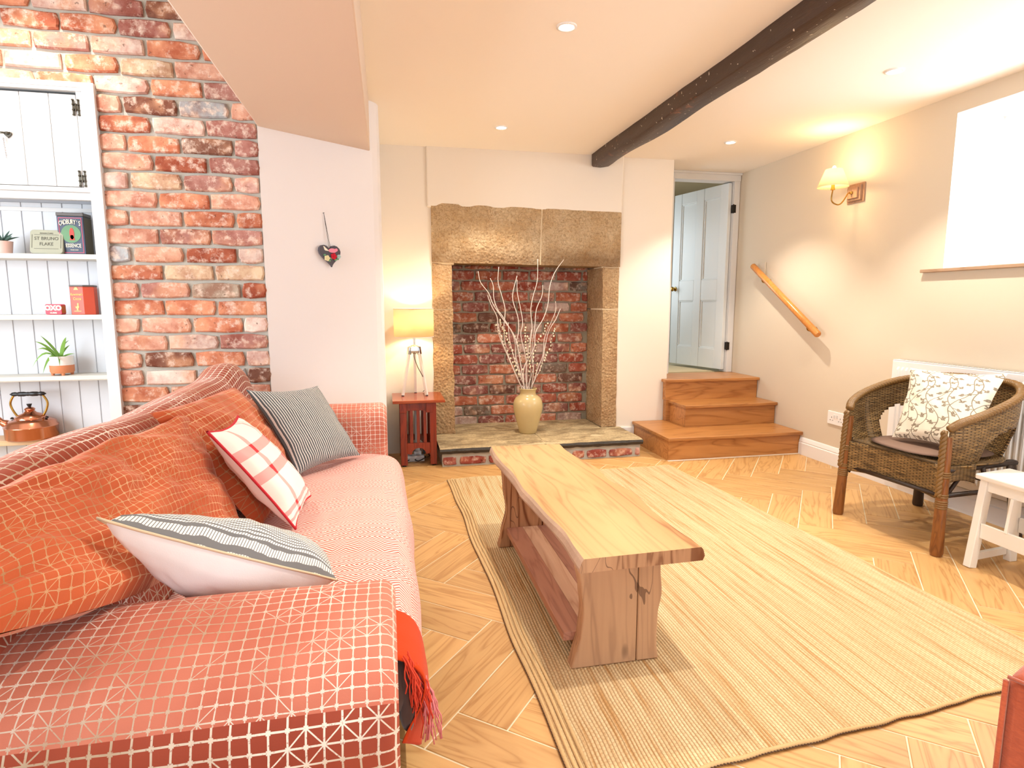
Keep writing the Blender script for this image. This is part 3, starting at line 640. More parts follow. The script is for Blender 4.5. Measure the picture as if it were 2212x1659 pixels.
for q0, q1 in ZZ: dbox(b, 0.11, 0.335, 0, 0.04, q0, q1); dbox(b, 0.445, 0.67, 0, 0.04, q0, q1)
leafo = build('door_leaf', b, M['doorleaf'], dr, bevel=0.003)
for s0, s1 in ((0.11, 0.335), (0.445, 0.67)):
    for q0, q1 in ((ZZ[0][1], ZZ[1][0]), (ZZ[1][1], ZZ[2][0])):
        b = MB(); dbox(b, s0 - .005, s1 + .005, 0.012, 0.026, q0 - .005, q1 + .005); build('door_panel', b, M['doorleaf'], leafo)
        b = MB()
        for f in ((s0, s0 + .012, q0, q1), (s1 - .012, s1, q0, q1), (s0, s1, q0, q0 + .012), (s0, s1, q1 - .012, q1)): dbox(b, f[0], f[1], 0.026, 0.034, f[2], f[3])
        build('panel_moulding', b, M['doorleaf'], leafo, bevel=0.002)
for hz in (0.80, 2.13):
    b = MB(); b.box(3.315, 3.345, YD - 0.018, YD + 0.02, hz, hz + 0.075); b.tube([(3.322, YD - 0.012, hz - .005), (3.322, YD - 0.012, hz + 0.08)], 0.007); build('hinge', b, M['dkmetal'], dr)
kp = H0 + dv * 0.73 + Vector((0, 0, 1.415))
for sgn in (1,):
    b = MB(); q = kp + nv * 0.04; b.tube([q, q + nv * .006], [0.026, 0.022], 16); b.tube([q + nv * a_ for a_ in (.005, .02, .03, .04, .052, .058)], [.010, .010, .020, .026, .022, .008], 16)
    q = kp; b.tube([q - nv * a_ for a_ in (.0, .02, .03, .04, .052, .058)], [.010, .010, .020, .026, .022, .008], 16)
    build('door_knob', b, M['brass'], leafo, smooth=True)
# room beyond
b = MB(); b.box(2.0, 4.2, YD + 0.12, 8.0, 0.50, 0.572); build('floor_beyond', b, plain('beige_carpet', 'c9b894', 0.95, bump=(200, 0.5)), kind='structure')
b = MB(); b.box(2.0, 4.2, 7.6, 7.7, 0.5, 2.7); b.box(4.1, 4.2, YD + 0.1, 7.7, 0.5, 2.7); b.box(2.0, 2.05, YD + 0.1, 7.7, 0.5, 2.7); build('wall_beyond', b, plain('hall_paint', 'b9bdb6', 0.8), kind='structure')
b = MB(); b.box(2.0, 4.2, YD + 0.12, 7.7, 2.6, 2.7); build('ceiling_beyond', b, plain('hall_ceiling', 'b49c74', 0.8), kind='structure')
area('hall_area_light', (2.2, 6.6, 1.7), (3.1, 5.9, 1.5), 0.8, 1.0, 9, (0.82, 0.92, 1.0))  # area lamp inside the hall; no window opening is modelled there
# ---- beam
b = MB(); n = 60
def bp(i, ux, uz):
    y = -1.0 + (4.96 + 1.0) * i / n
    xl = 1.728 + 0.012 * fbm((y * 1.2, 1, 1)) + (ux * (0.152 + 0.015 * fbm((y * 1.7, 4, 1))))
    z_ = ZC - uz * (0.098 + 0.014 * fbm((y * 1.4, ux * 3, 8)))
    return (xl + 0.004 * fbm((y * 9, ux * 5, uz * 5)), y, z_ + (0.01 if uz == 0 else 0))
sec = [(0, 0), (0.0, 0.5), (0.01, 0.93), (0.06, 1.0), (0.5, 1.02), (0.93, 0.99), (1.0, 0.9), (1, 0.5), (1, 0)]
vs = [bp(i, *s_) for i in range(n + 1) for s_ in sec]; k = len(sec)
b.add(vs, [(i * k + j, i * k + j + 1, (i + 1) * k + j + 1, (i + 1) * k + j) for i in range(n) for j in range(k - 1)] + [tuple(n * k + j for j in range(k))])
tag(build('ceiling_beam', b, M['beam'], smooth=True, auto=50), 'long dark old timber beam running across the ceiling to the chimney breast', 'beam')
# ---- downlights
for (x, y), lb in zip(DL, ['round recessed ceiling downlight nearest the camera, left of the beam, above the bench table', 'small round recessed ceiling downlight in front of the fireplace lintel', 'round recessed ceiling downlight above the oak steps', 'round recessed ceiling downlight right of the beam, towards the bright window']):
    t_ = thing('ceiling_downlight', (x, y, ZC), lb, 'light', 'recessed ceiling downlights')
    b = MB(); b.lathe((x, y, ZC), [(0.047, 0.0), (0.047, -0.005), (0.036, -0.007), (0.032, -0.002)], 28); build('trim_ring', b, M['white'], t_, smooth=True)
    b = MB(); b.lathe((x, y, ZC - 0.003), [(0.033, 0), (0.001, 0.0)], 24); build('lamp', b, M['lampglow'], t_)
#PART2
# ------------------------------------------------------------ built-in shelf cupboard
cb = thing('shelf_cupboard', (-1.95, 3.74, 0), 'white built-in cupboard of open shelves and small boarded door in the brick wall', 'cupboard')
XL = -2.6
b = MB(); b.box(-1.466, -1.412, 3.528, 3.565, 0, 2.352); b.box(XL, -1.467, 3.528, 3.565, 2.328, 2.352); b.box(-1.470, -1.467, 3.535, 3.57, 0, 2.31); b.box(XL, -1.462, 3.535, 3.57, 2.312, 2.33)
build('face_frame', b, M['cab'], cb)
b = MB(); b.box(-1.458, -1.428, 3.565, 3.755, 0, 2.34); build('side_panel', b, M['cab'], cb)
b = MB(); b.box(XL, -1.458, 3.565, 3.755, 2.315, 2.34); build('top_panel', b, M['cab'], cb)
b = MB(); b.box(XL, -1.45, 3.752, 3.77, 0, 2.33); build('back_panel', b, plain('groove_grey', 'b7bac0', 0.7), cb)
x = -1.604 + 0.097 * 1
while x > XL + 0.1:
    b = MB(); b.box(x - 0.0925, x - 0.001, 3.742, 3.752, 0, 1.79); b.box(x - 0.001, x + 0.0035, 3.746, 3.752, 0, 1.79); build('back_board', b, M['board'], cb, bevel=0.002); x -= 0.097
b = MB(); b.box(-1.5055, -1.466, 3.742, 3.752, 0, 1.79); build('back_board', b, M['board'], cb, bevel=0.002)
b = MB(); b.box(XL, -1.462, 3.548, 3.75, 1.822, 1.845); b.box(XL, -1.462, 3.57, 3.60, 1.785, 1.822); build('cupboard_base', b, M['cab'], cb, bevel=0.002)
b = MB(); b.box(XL, -1.462, 3.735, 3.752, 1.745, 1.765); build('back_batten', b, M['cab'], cb)
b = MB(); b.box(-1.503, -1.466, 3.548, 3.575, 1.845, 2.315); build('door_stile', b, M['cab'], cb, bevel=0.003)
dl = None
for i, (xa, xb) in enumerate([(-2.3, -2.014), (-2.011, -1.885), (-1.8825, -1.757), (-1.7545, -1.6285), (-1.626, -1.507)]):
    b = MB(); b.box(xa, xb, 3.553, 3.572, 1.849, 2.298)
    o = build('door_board' if dl else 'cupboard_door', b, M['cab'], dl or cb, bevel=0.002, label=None); dl = dl or o
for hz in (2.235, 1.888):
    b = MB()
    for sx in (-1, 1):
        b.bar((-1.505 + sx * 0.012, 3.548, hz - 0.036), (-1.505 + sx * 0.012, 3.548, hz + 0.036), 0.009, 0.004)
        for zz in (-0.036, -0.012, 0.014, 0.036): b.lathe((-1.505 + sx * 0.012, 3.5455, hz + zz - .005), [(0.001, 0), (0.0065, 0.002), (0.0065, 0.008), (0.001, 0.010)], 8)
    b.bar((-1.519, 3.546, hz), (-1.491, 3.546, hz), 0.006, 0.014); b.tube([(-1.505, 3.545, hz - .018), (-1.505, 3.545, hz + .018)], 0.0045)
    build('hinge', b, M['iron'], cb, smooth=True, auto=40, label='antique H hinge')
def heart_poly(cx, cz, s, n=28):
    out = []
    for k in range(n):
        t = 2 * pi * k / n; out.append((cx + s * 16 * sin(t) ** 3 / 16, cz + s * (13 * cos(t) - 5 * cos(2 * t) - 2 * cos(3 * t) - cos(4 * t)) / 16))
    return out
b = MB(); b.prism(heart_poly(-1.818, 2.088, 0.017), 3.544, 3.551, 'y'); b.tube([(-1.818, 3.543, 2.094), (-1.84, 3.538, 2.094), (-1.89, 3.538, 2.092)], 0.005); b.lathe((-1.818, 3.541, 2.086), [(.001, 0), (.008, .003), (.008, .012), (.001, .015)], 10)
build('latch', b, M['iron'], dl, label='dark metal latch with a heart plate')
b = MB()
for k in range(16):
    z0 = 2.07 - k * 0.0062
    b.tube([(-1.838 + (0.003 if k % 2 else 0) * cos(a) + k * .0004, 3.543 + (0 if k % 2 else .003) * cos(a), z0 + 0.0045 * sin(a)) for a in [q * pi / 3 for q in range(7)]], 0.0009, 4, False)
build('latch_chain', b, M['chrome'], dl)
for i, (z1, mt) in enumerate(((1.51, 'creamshelf'), (1.195, 'creamshelf'), (0.87, 'creamshelf'), (0.53, 'shelfwood'))):
    b = MB(); b.box(XL, -1.459, 3.572, 3.74, z1 - 0.026, z1)
    if i == 2: b.box(XL, -1.459, 3.568, 3.574, z1 - 0.022, z1 - 0.014)
    build('shelf', b, M[mt], cb, bevel=0.003)
    b = MB(); b.box(-1.485, -1.459, 3.578, 3.74, z1 - 0.045, z1 - 0.027); build('shelf_cleat', b, M['cab'], cb)
# tins
M['tinblue'] = plain('navy_tin', '2c3a55', 0.35, var=0.3); M['tinside'] = plain('worn_tin_side', '5b5340', 0.5, var=0.5, bump=(40, 0.2)); M['tinlid'] = plain('dark_tin_lid', '544e4a', 0.4)
M['gold'] = plain('gold_print', 'e2c06a', 0.4); M['creamp'] = plain('cream_print', 'ece3cb', 0.5); M['redp'] = plain('red_print', 'd03a26', 0.5); M['greenp'] = plain('green_print', '5d8a62', 0.5)
M['tinred'] = plain('orange_red_tin', 'cf4a28', 0.35, var=0.12); M['oxored'] = plain('crimson_tin', 'c2223f', 0.35); M['greytin'] = plain('worn_grey_green_tin', 'a8aa96', 0.45, var=0.25, bump=(60, 0.15)); M['darkp'] = plain('dark_print', '5c5c50', 0.6)
M['pinkp'] = plain('pink_print', 'c8506a', 0.5)
t = thing('tea_tin', (-1.61, 3.66, 1.51), 'tall navy vintage cocoa essence tin with cream lettering and a red figure, top shelf', 'tin', 'vintage tins on the shelves')
b = MB(); b.box(-1.672, -1.548, 3.612, 3.70, 1.51, 1.708); build('tin_body', b, M['tinblue'], t, bevel=0.003)
b = MB(); b.box(-1.5485, -1.547, 3.616, 3.70, 1.515, 1.705); build('side_print', b, M['tinside'], t)
b = MB(); b.box(-1.674, -1.546, 3.610, 3.702, 1.708, 1.726); build('lid', b, M['tinlid'], t, bevel=0.003)
b = MB(); b.prism([(-1.61 + 0.046 * cos(a), 1.617 + 0.046 * sin(a)) for a in [k * pi / 12 for k in range(24)]], 3.6105, 3.6115, 'y'); build('oval_print', b, M['greenp'], t)
b = MB(); b.prism([(-1.606 + 0.011 * cos(a) , 1.618 + 0.030 * sin(a)) for a in [k * pi / 8 for k in range(16)]], 3.6092, 3.6102, 'y'); b.prism([(-1.618, 1.585), (-1.594, 1.585), (-1.600, 1.61), (-1.612, 1.612)], 3.6092, 3.6102, 'y'); build('figure_print', b, M['redp'], t)
b = MB()
for q in ((-1.664, -1.556, 1.697, 1.700), (-1.664, -1.556, 1.519, 1.522), (-1.664, -1.6615, 1.519, 1.70), (-1.5585, -1.556, 1.519, 1.70)): b.box(q[0], q[1], 3.6105, 3.6115, q[2], q[3])
build('border_print', b, M['pinkp'], t)
for i, ch in enumerate("CADBURY'S"):
    u_ = (i - 4) / 4; text('lettering', ch, 0.034 if ch != "'" else 0.03, M['creamp'], t, (-1.611 + u_ * 0.045, 3.6095, 1.678 - 0.008 * u_ * u_), sx=0.55, font_off=0.0005)
text('lettering', 'ESSENCE', 0.026, M['creamp'], t, (-1.603, 3.6095, 1.556), sx=0.72, font_off=0.0004); text('lettering', 'TRADE MARK', 0.008, M['creamp'], t, (-1.60, 3.6095, 1.534), sx=0.8)
t = thing('tobacco_tin', (-1.72, 3.60, 1.51), 'worn grey-green rectangular flake tin leaning on the top shelf before the navy tin', 'tin', 'vintage tins on the shelves')
def rrect(w, h, r, n=5):
    out = []
    for cx, cy, a0 in ((w / 2 - r, h / 2 - r, 0), (-w / 2 + r, h / 2 - r, pi / 2), (-w / 2 + r, -h / 2 + r, pi), (w / 2 - r, -h / 2 + r, 3 * pi / 2)):
        out += [(cx + r * cos(a0 + pi / 2 * k / n), cy + r * sin(a0 + pi / 2 * k / n)) for k in range(n + 1)]
    return out
Tl = Matrix.Translation((-1.722, 3.586, 1.511)) @ Matrix.Rotation(radians(-12), 4, 'X') @ Matrix.Rotation(radians(2), 4, 'Z')
def lean(m, T): m.v = [tuple(T @ Vector(v)) for v in m.v]; return m
b = MB(); b.prism([(x, z + 0.064) for x, z in rrect(0.15, 0.126, 0.018)], 0, 0.034, 'y'); build('tin_body', lean(b, Tl), M['greytin'], t, bevel=0.003)
b = MB(); b.prism([(x, z + 0.064) for x, z in rrect(0.153, 0.129, 0.019)], 0.018, 0.024, 'y'); build('lid_rim', lean(b, Tl), M['tinside'], t)
for s_, z_, sz in (('ST BRUNO', 0.080, 0.024), ('FLAKE', 0.051, 0.024), ('MANUFACTURED', 0.108, 0.008)):
    p = Tl @ Vector((0, -0.001, z_)); text('lettering', s_, sz, M['darkp'], t, p, rot=(pi / 2 - radians(12), 0, radians(2)), sx=0.95)
b = MB()
for q in ((-0.066, -0.064, .03, .1), (0.064, 0.066, .03, .1), (-.055, .055, .026, .0275), (-.055, .055, .10, .1012)): b.box(q[0], q[1], -0.0008, 0.0, q[2], q[3])
build('border_print', lean(b, Tl), M['darkp'], t)
t = thing('stock_cube_tin', (-1.72, 3.62, 1.195), 'small crimson stock cube tin with white letters, second shelf', 'tin', 'vintage tins on the shelves')
b = MB(); b.prism([(x - 1.721, z + 1.2235) for x, z in rrect(0.076, 0.055, 0.008)], 3.598, 3.643, 'y'); build('tin_body', b, [M['oxored']], t, bevel=0.001)
b = MB(); b.box(-1.6832, -1.682, 3.602, 3.64, 1.204, 1.243); build('side_print', b, plain('ochre_print', 'b0702c', 0.4), t)
text('lettering', 'OXO', 0.034, M['creamp'], t, (-1.722, 3.5975, 1.230), sx=0.98, font_off=0.0022); text('lettering', 'CUBES', 0.009, M['creamp'], t, (-1.722, 3.5975, 1.205), sx=1.2, font_off=0.0004)
t = thing('cocoa_tin', (-1.60, 3.65, 1.195), 'tall orange-red cocoa tin with gold lettering, second shelf', 'tin', 'vintage tins on the shelves')
hx = [(-1.648, 3.622), (-1.578, 3.604), (-1.535, 3.63), (-1.545, 3.69), (-1.615, 3.706), (-1.652, 3.68)]
b = MB(); b.prism(hx, 1.195, 1.343); build('tin_body', b, M['tinred'], t, bevel=0.002)
b = MB(); b.prism([(x + (x + 1.595) * .03, y + (y - 3.655) * .03) for x, y in hx], 1.343, 1.352); build('lid', b, M['tinlid'], t, bevel=0.002)
ra = math.atan2(-0.018, 0.070)
def fp(u_, z_): return (-1.613 + u_ * cos(ra) + 0.0008 * sin(ra), 3.613 + u_ * sin(ra) - 0.0012, z_)
text('lettering', "Rowntree's", 0.0185, M['gold'], t, fp(0, 1.302), rot=(pi / 2, 0, ra), sx=0.78, shear=0.2, font_off=0.0003); text('lettering', 'Cocoa', 0.020, M['gold'], t, fp(0.002, 1.279), rot=(pi / 2, 0, ra), sx=0.85, shear=0.2, font_off=0.0003)
b = MB()
b.add([fp(x, z) for x, z in [(-.014, 1.326), (.014, 1.326), (.009, 1.333), (-.009, 1.333)]], [(0, 1, 2, 3)])
b.add([fp(x, z) for x, z in [(-.008, 1.333), (.008, 1.333), (.006, 1.340), (-.006, 1.340)]], [(0, 1, 2, 3)])
b.add([fp(x, z) for x, z in [(-.02, 1.212), (.02, 1.212), (.02, 1.215), (-.02, 1.215)]], [(0, 1, 2, 3)])
b.add([fp(x, z) for x, z in [(-.006, 1.218), (.006, 1.218), (.003, 1.225), (.010, 1.236), (.006, 1.246), (.009, 1.252), (.004, 1.258), (-.001, 1.252), (.001, 1.244), (-.008, 1.236), (-.014, 1.246), (-.010, 1.232), (-.003, 1.226)]], [tuple(range(13))])
build('emblem_print', b, M['gold'], t, solid=0.0006, kind='stuff')
# plants
def leaf(m, base, tip, wid, droop=0.0, n=7):
    base = Vector(base); tip = Vector(tip); d = tip - base; s = d.cross(Vector((0, 0, 1)))
    s = s.normalized() if s.length > 1e-4 else Vector((1, 0, 0)); s = (s * .45 + s.cross(d.normalized()) * .85).normalized(); vs = []
    for i in range(n + 1):
        u_ = i / n; p = base + d * u_ + Vector((0, 0, 1)) * droop * 4 * u_ * (1 - u_); w_ = wid * (sin(pi * min(1, u_ * .85 + .15)) ** 0.7) * (1 - u_ * .3)
        if i == n: w_ = 0.0003
        vs += [p - s * w_ / 2, p + Vector((0, 0, -w_ * .25)), p + s * w_ / 2]
    m.add(vs, [(i * 3 + k, i * 3 + k + 1, i * 3 + k + 4, i * 3 + k + 3) for i in range(n) for k in (0, 1)])
t = thing('potted_spider_plant', (-1.73, 3.645, 0.87), 'small spiky green plant in a white and terracotta footed pot, third shelf', 'plant')
b = MB(); b.lathe((-1.73, 3.645, 0.87), [(.001, .012), (.050, .012), (.055, .02), (.056, .055)], 28); build('pot_base', b, M['terra'], t, smooth=True, auto=50, label='terracotta band with dimples')
b = MB(); b.lathe((-1.73, 3.645, 0.87), [(.056, .055), (.056, .103), (.051, .103), (.050, .085), (.001, .085)], 28); build('pot_top', b, M['whiteglaze'], t, smooth=True, auto=50, label='white glazed upper pot')
b = MB(); 
for a in (0.5, 2.1, 3.7, 5.2): build('foot', MB().lathe((-1.73 + .042 * cos(a), 3.645 + .042 * sin(a), 0.87), [(.007, 0), (.010, .016)], 10), M['terra'], t)
c0 = Vector((-1.735, 3.64, 0.955))
for tip, w_, dr_ in (((-1.80, 3.61, 1.085), .016, .01), ((-1.825, 3.60, 1.055), .015, .02), ((-1.815, 3.59, 1.01), .015, .03), ((-1.845, 3.59, 0.915), .013, .055), ((-1.79, 3.575, 0.885), .016, .05), ((-1.70, 3.56, 0.925), .028, .035), ((-1.685, 3.62, 1.075), .022, .015), ((-1.70, 3.68, 1.055), .010, .02), ((-1.725, 3.69, 1.07), .008, .01), ((-1.69, 3.66, 1.03), .014, .01), ((-1.65, 3.62, 0.985), .010, .01)):
    b = MB(); leaf(b, c0 + Vector((random.uniform(-.01, .01), random.uniform(-.01, .01), 0)), tip, w_, dr_); build('leaf', b, M['green'], t, smooth=True)
t = thing('potted_succulent', (-1.945, 3.64, 1.51), 'dark green succulent in a pink pot at the left end of the top shelf', 'plant')
b = MB(); b.lathe((-1.94, 3.64, 1.51), [(.001, 0), (.034, 0), (.042, .065), (.038, .065), (.036, .055), (.001, .055)], 24); build('pot', b, M['pinkpot'], t, smooth=True, auto=50)
for k in range(14):
    a = k * 2.4; r_ = 0.03 + 0.03 * (k % 3) / 2; b = MB(); leaf(b, (-1.94, 3.64, 1.572), (-1.94 + r_ * cos(a) * 1.2, 3.64 + r_ * sin(a) * .9, 1.60 + .03 * (2 - k % 3) / 2), .011, .004); build('leaf', b, M['dkgreen'], t, smooth=True)
# kettle
t = thing('copper_kettle', (-1.905, 3.645, 0.53), 'polished copper kettle with a black turned handle on the lowest pine shelf', 'kettle')
K = (-1.905, 3.645, 0.53)
b = MB(); b.lathe(K, [(.001, 0), (.112, 0), (.117, .006), (.119, .062), (.121, .064), (.121, .068), (.118, .070), (.110, .092), (.085, .104), (.070, .108)], 40); build('kettle_body', b, M['copper'], t, smooth=True, auto=60)
b = MB(); b.lathe(K, [(.072, .107), (.070, .116), (.050, .130), (.030, .138), (.020, .150), (.025, .156), (.022, .162), (.012, .168), (.001, .17)], 32); build('lid', b, M['copper'], t, smooth=True, auto=60)
b = MB(); b.lathe(K, [(.001, .166), (.006, .168), (.013, .186), (.001, .187)], 16); build('lid_knob', b, M['black'], t, smooth=True, auto=40)
b = MB(); b.tube(smooth_path([(K[0] - .09, K[1], K[2] + .07), (K[0] - .13, K[1] - .01, K[2] + .09), (K[0] - .165, K[1] - .015, K[2] + .125), (K[0] - .185, K[1] - .015, K[2] + .13)]), [.022] * 4 + [.017] * 4 + [.012] * 5, 12); build('spout', b, M['copper'], t, smooth=True)
for sx in (-1, 1):
    b = MB(); b.tube(smooth_path([(K[0] + sx * .055, K[1], K[2] + .108), (K[0] + sx * .078, K[1], K[2] + .15), (K[0] + sx * .088, K[1], K[2] + .19), (K[0] + sx * .074, K[1], K[2] + .225), (K[0] + sx * .062, K[1], K[2] + .236)]), .0055, 8); build('handle_arm', b, M['brass'], t, smooth=True)
    b = MB(); b.lathe((K[0] + sx * .082, K[1] - .01, K[2] + .106), [(.001, 0), (.008, .001), (.008, .008), (.001, .012)], 10); build('rivet', b, M['dkmetal'], t)
b = MB(); pr_ = [(-.085, .003), (-.078, .006), (-.075, .010), (-.06, .012), (-.05, .009), (-.045, .012), (-.02, .013), (-.005, .010), (0, .012), (.005, .010), (.02, .013), (.045, .012), (.05, .009), (.06, .012), (.075, .010), (.078, .006), (.085, .003)]
b.tube([(K[0] + s_, K[1], K[2] + .240) for s_, _ in pr_], [r_ for _, r_ in pr_], 14); build('handle_grip', b, M['black'], t, smooth=True)
# ------------------------------------------------------------ hanging heart
jd = Vector((0.812, 0.583, 0)); jn = Vector((0.583, -0.812, 0)); J0 = Vector((-0.652, 3.56, 0))
hc = Vector((-0.332, 3.790, 0)); 
def jp(s_, off, z_): return Vector((hc.x, hc.y, 0)) + jd * s_ + jn * off + Vector((0, 0, z_))
t = thing('heart_ornament', jp(0, 0.006, 1.545), 'dark grey hanging heart with a pink bird and felt flowers on the pale angled wall', 'ornament')
def jprism(m, poly, o0, o1):
    n = len(poly); m.add([jp(x, o0, z) for x, z in poly] + [jp(x, o1, z) for x, z in poly], [tuple(range(n)), tuple(range(2 * n - 1, n - 1, -1))] + [(i, (i + 1) % n, n + (i + 1) % n, n + i) for i in range(n)])
def circ(cx, cz, r, n=14, rx=1.0): return [(cx + r * rx * cos(2 * pi * k / n), cz + r * sin(2 * pi * k / n)) for k in range(n)]
b = MB(); jprism(b, [(x + (z - 1.545) * -0.12, z) for x, z in heart_poly(0.0, 1.546, 0.071)], 0.012, 0.028); build('heart', b, plain('slate_felt', '55525a', 0.9, bump=(80, .3)), t, bevel=0.005)
b = MB(); b.tube([jp(-0.004, 0.02, 1.592), jp(-0.022, 0.008, 1.785)], 0.0012, 5); b.tube([jp(0.004, 0.02, 1.592), jp(-0.022, 0.008, 1.785)], 0.0012, 5); build('cord', b, M['dkmetal'], t)
b = MB(); b.tube([jp(-0.022, 0, 1.786), jp(-0.022, 0.012, 1.786)], 0.002, 6); build('nail', b, M['dkmetal'], t)
b = MB(); jprism(b, [(x * 1.0, z) for x, z in circ(0.012, 1.568, .013, 16, 2.0)] , 0.028, 0.035); jprism(b, circ(0.036, 1.573, .009), 0.028, 0.036); build('bird', b, plain('pink_felt', 'e88fa4', 0.9), t, label='pink felt bird')
b = MB(); jprism(b, [(-.012, 1.564), (-.046, 1.592), (-.040, 1.572), (-.034, 1.566)], 0.028, 0.034); build('bird_tail', b, M['creamp'], t)
def flower(x, z, r, mat, nm):
    b = MB()
    for k in range(5): jprism(b, circ(x + r * .6 * cos(k * 1.256), z + r * .6 * sin(k * 1.256), r * .5, 10), 0.029, 0.036)
    jprism(b, circ(x, z, r * .3, 8), 0.03, 0.039); build('flower', b, mat, t, label=nm)
flower(0.018, 1.535, .018, plain('red_felt', 'c3172f', .9), 'red flower'); flower(-.026, 1.522, .016, plain('cream_felt', 'eadfae', .9), 'cream flower'); flower(.052, 1.535, .012, plain('blue_felt', 'a9c6c2', .9), 'pale blue flower')
for x, z in ((-.04, 1.54), (.0, 1.522), (.03, 1.515), (-.01, 1.508), (.045, 1.52)):
    b = MB(); jprism(b, circ(x, z, .006, 10, 1.4), 0.0285, 0.033); build('felt_leaf', b, M['greenp'], t)
# ------------------------------------------------------------ side table and lamp
t = thing('side_table', (0.22, 4.72, 0), 'dark red mahogany slatted side table between the angled wall and the stone hearth', 'table')
b = MB(); b.box(0.028, 0.425, 4.51, 4.94, 0.503, 0.525); build('tabletop', b, M['mahogtop'], t, bevel=0.004)
LX = [(0.082, 0.132), (0.308, 0.358)]; LYY = [(4.548, 4.598), (4.852, 4.902)]
for xa, xb in LX:
    for ya, yb in LYY:
        b = MB(); b.box(xa, xb, ya, yb, 0.012, 0.503); build('leg', b, M['mahog'], t, bevel=0.003)
        b = MB(); b.lathe(((xa + xb) / 2, (ya + yb) / 2, 0), [(.001, 0), (.014, 0), (.016, .012), (.001, .012)], 12); build('foot', b, M['black'], t)
for ya, yb in ((4.556, 4.580), (4.870, 4.894)):
    b = MB(); b.box(0.132, 0.308, ya, yb, 0.440, 0.503); build('rail', b, M['mahog'], t, bevel=0.002)
    arch = [(0.132, 0.10), (0.132, 0.185), (0.308, 0.185), (0.308, 0.10)] + [(0.22 - 0.055 * cos(a) * -1, 0.095 + 0.05 * sin(a)) for a in [pi * k / 10 for k in range(11)]]
    b = MB(); b.prism(arch, ya, yb, 'y'); build('rail', b, M['mahog'], t, bevel=0.002)
    for k in range(3):
        xs = 0.155 + k * 0.052; b = MB(); b.box(xs, xs + 0.024, ya + .005, yb - .005, 0.185, 0.440); build('slat', b, M['mahog'], t, bevel=0.001)
for xa, xb in ((0.088, 0.112), (0.328, 0.352)):
    b = MB(); b.box(xa, xb, 4.598, 4.852, 0.440, 0.503); b.box(xa, xb, 4.598, 4.852, 0.11, 0.185); build('rail', b, M['mahog'], t, bevel=0.002)
    for k in range(4): ys = 4.625 + k * 0.058; b = MB(); b.box(xa + .005, xb - .005, ys, ys + .026, 0.185, 0.440); build('slat', b, M['mahog'], t)
for xa in (0.100, 0.300):
    b = MB(); b.box(xa - .02, xa + .034, 4.540, 4.546, 0.425, 0.50); build('corbel', b, M['mahog'], t, bevel=0.003)
b = MB(); b.tube(smooth_path([(0.10, 4.80, .03), (0.16, 4.75, .012), (.2, 4.7, .02), (.24, 4.78, .012), (.28, 4.72, .03), (.22, 4.68, .01), (.17, 4.72, .02), (.12, 4.66, .01)]), .004, 6); tag(build('power_cable', b, M['black'], smooth=True), 'loose loop of black cable on the floor under the side table', 'cable')
t = thing('adapter', (0.19, 4.76, 0), 'pale plug adapter tucked behind the slats of the side table', 'adapter')
b = MB(); b.box(0.13, 0.27, 4.70, 4.78, 0.0, 0.045); b.box(.20, .24, 4.78, 4.81, 0.05, 0.40); b.box(.19, .25, 4.75, 4.80, 0.045, 0.07); build('plug_block', b, plain('grey_plastic', 'c9cdd2', .5), t, bevel=.004)
b = MB(); b.box(.262, .28, 4.76, 4.79, 0.045, 0.10); build('switch_block', b, M['black'], t)
t = thing('table_lamp', (0.212, 4.80, 0.525), 'lit linen drum table lamp on white wooden tripod legs standing on the side table', 'lamp')
LC = Vector((0.212, 4.80, 0))
b = MB(); r_ = 0.156; b.lathe((LC.x, LC.y, 0.995), [(r_, 0), (r_, .222)], 48); sh = build('lamp_shade', b, M['shade'], t, smooth=True, solid=0.0015)
b = MB(); 
for zz in (0.995, 1.217): b.tube([(LC.x + (r_ + .0005) * cos(a), LC.y + (r_ + .0005) * sin(a), zz) for a in [2 * pi * k / 48 for k in range(49)]], .0022, 6, False)
build('shade_trim', b, M['cab'], sh)
b = MB(); b.lathe((LC.x, LC.y, 0), [(.008, .925), (.008, .99), (.018, 1.0), (.018, 1.05), (.001, 1.05)], 16); 
for a in (0.3, 2.4, 4.5): b.tube([(LC.x, LC.y, 1.03), (LC.x + .15 * cos(a), LC.y + .15 * sin(a), 1.03)], .0015, 5)
build('lamp_holder', b, M['chrome'], t, smooth=True, auto=40)
b = MB(); b.lathe((LC.x, LC.y, 0), [(.001, .865), (.05, .865), (.054, .885), (.050, .915), (.03, .922), (.012, .93), (.001, .93)], 6); build('lamp_hub', b, M['chrome'], t)
for fx_, fy_ in ((0.112, 4.76), (0.300, 4.745), (0.220, 4.925)):
    tp = Vector((LC.x + (fx_ - LC.x) * .36, LC.y + (fy_ - LC.y) * .36, .905)); ft = Vector((fx_, fy_, .531))
    b = MB(); b.bar(ft, tp, .021, .021); lg = build('leg', b, M['whitewood'], t, bevel=.002)
    b = MB(); b.bar(ft - Vector((0, 0, .006)), ft, .020, .020); build('rubber_foot', b, M['black'], lg)
    b = MB(); b.bar(tp - (tp - ft).normalized() * .05, tp + Vector((0, 0, .005)), .027, .027); build('bracket', b, M['chrome'], lg)
b = MB(); b.tube(smooth_path([(LC.x, LC.y - .03, .90), (LC.x - .005, LC.y - .055, .84), (LC.x + .02, LC.y - .07, .76), (LC.x + .05, LC.y - .06, .70), (LC.x + .075, LC.y - .02, .64), (LC.x + .08, LC.y + .06, .56), (LC.x + .07, LC.y + .13, .533)]), .003, 6); build('flex', b, plain('brown_flex', '4a3226', .6), t, smooth=True)
bulb((LC.x, LC.y, 1.10), 5.5, 0.03)
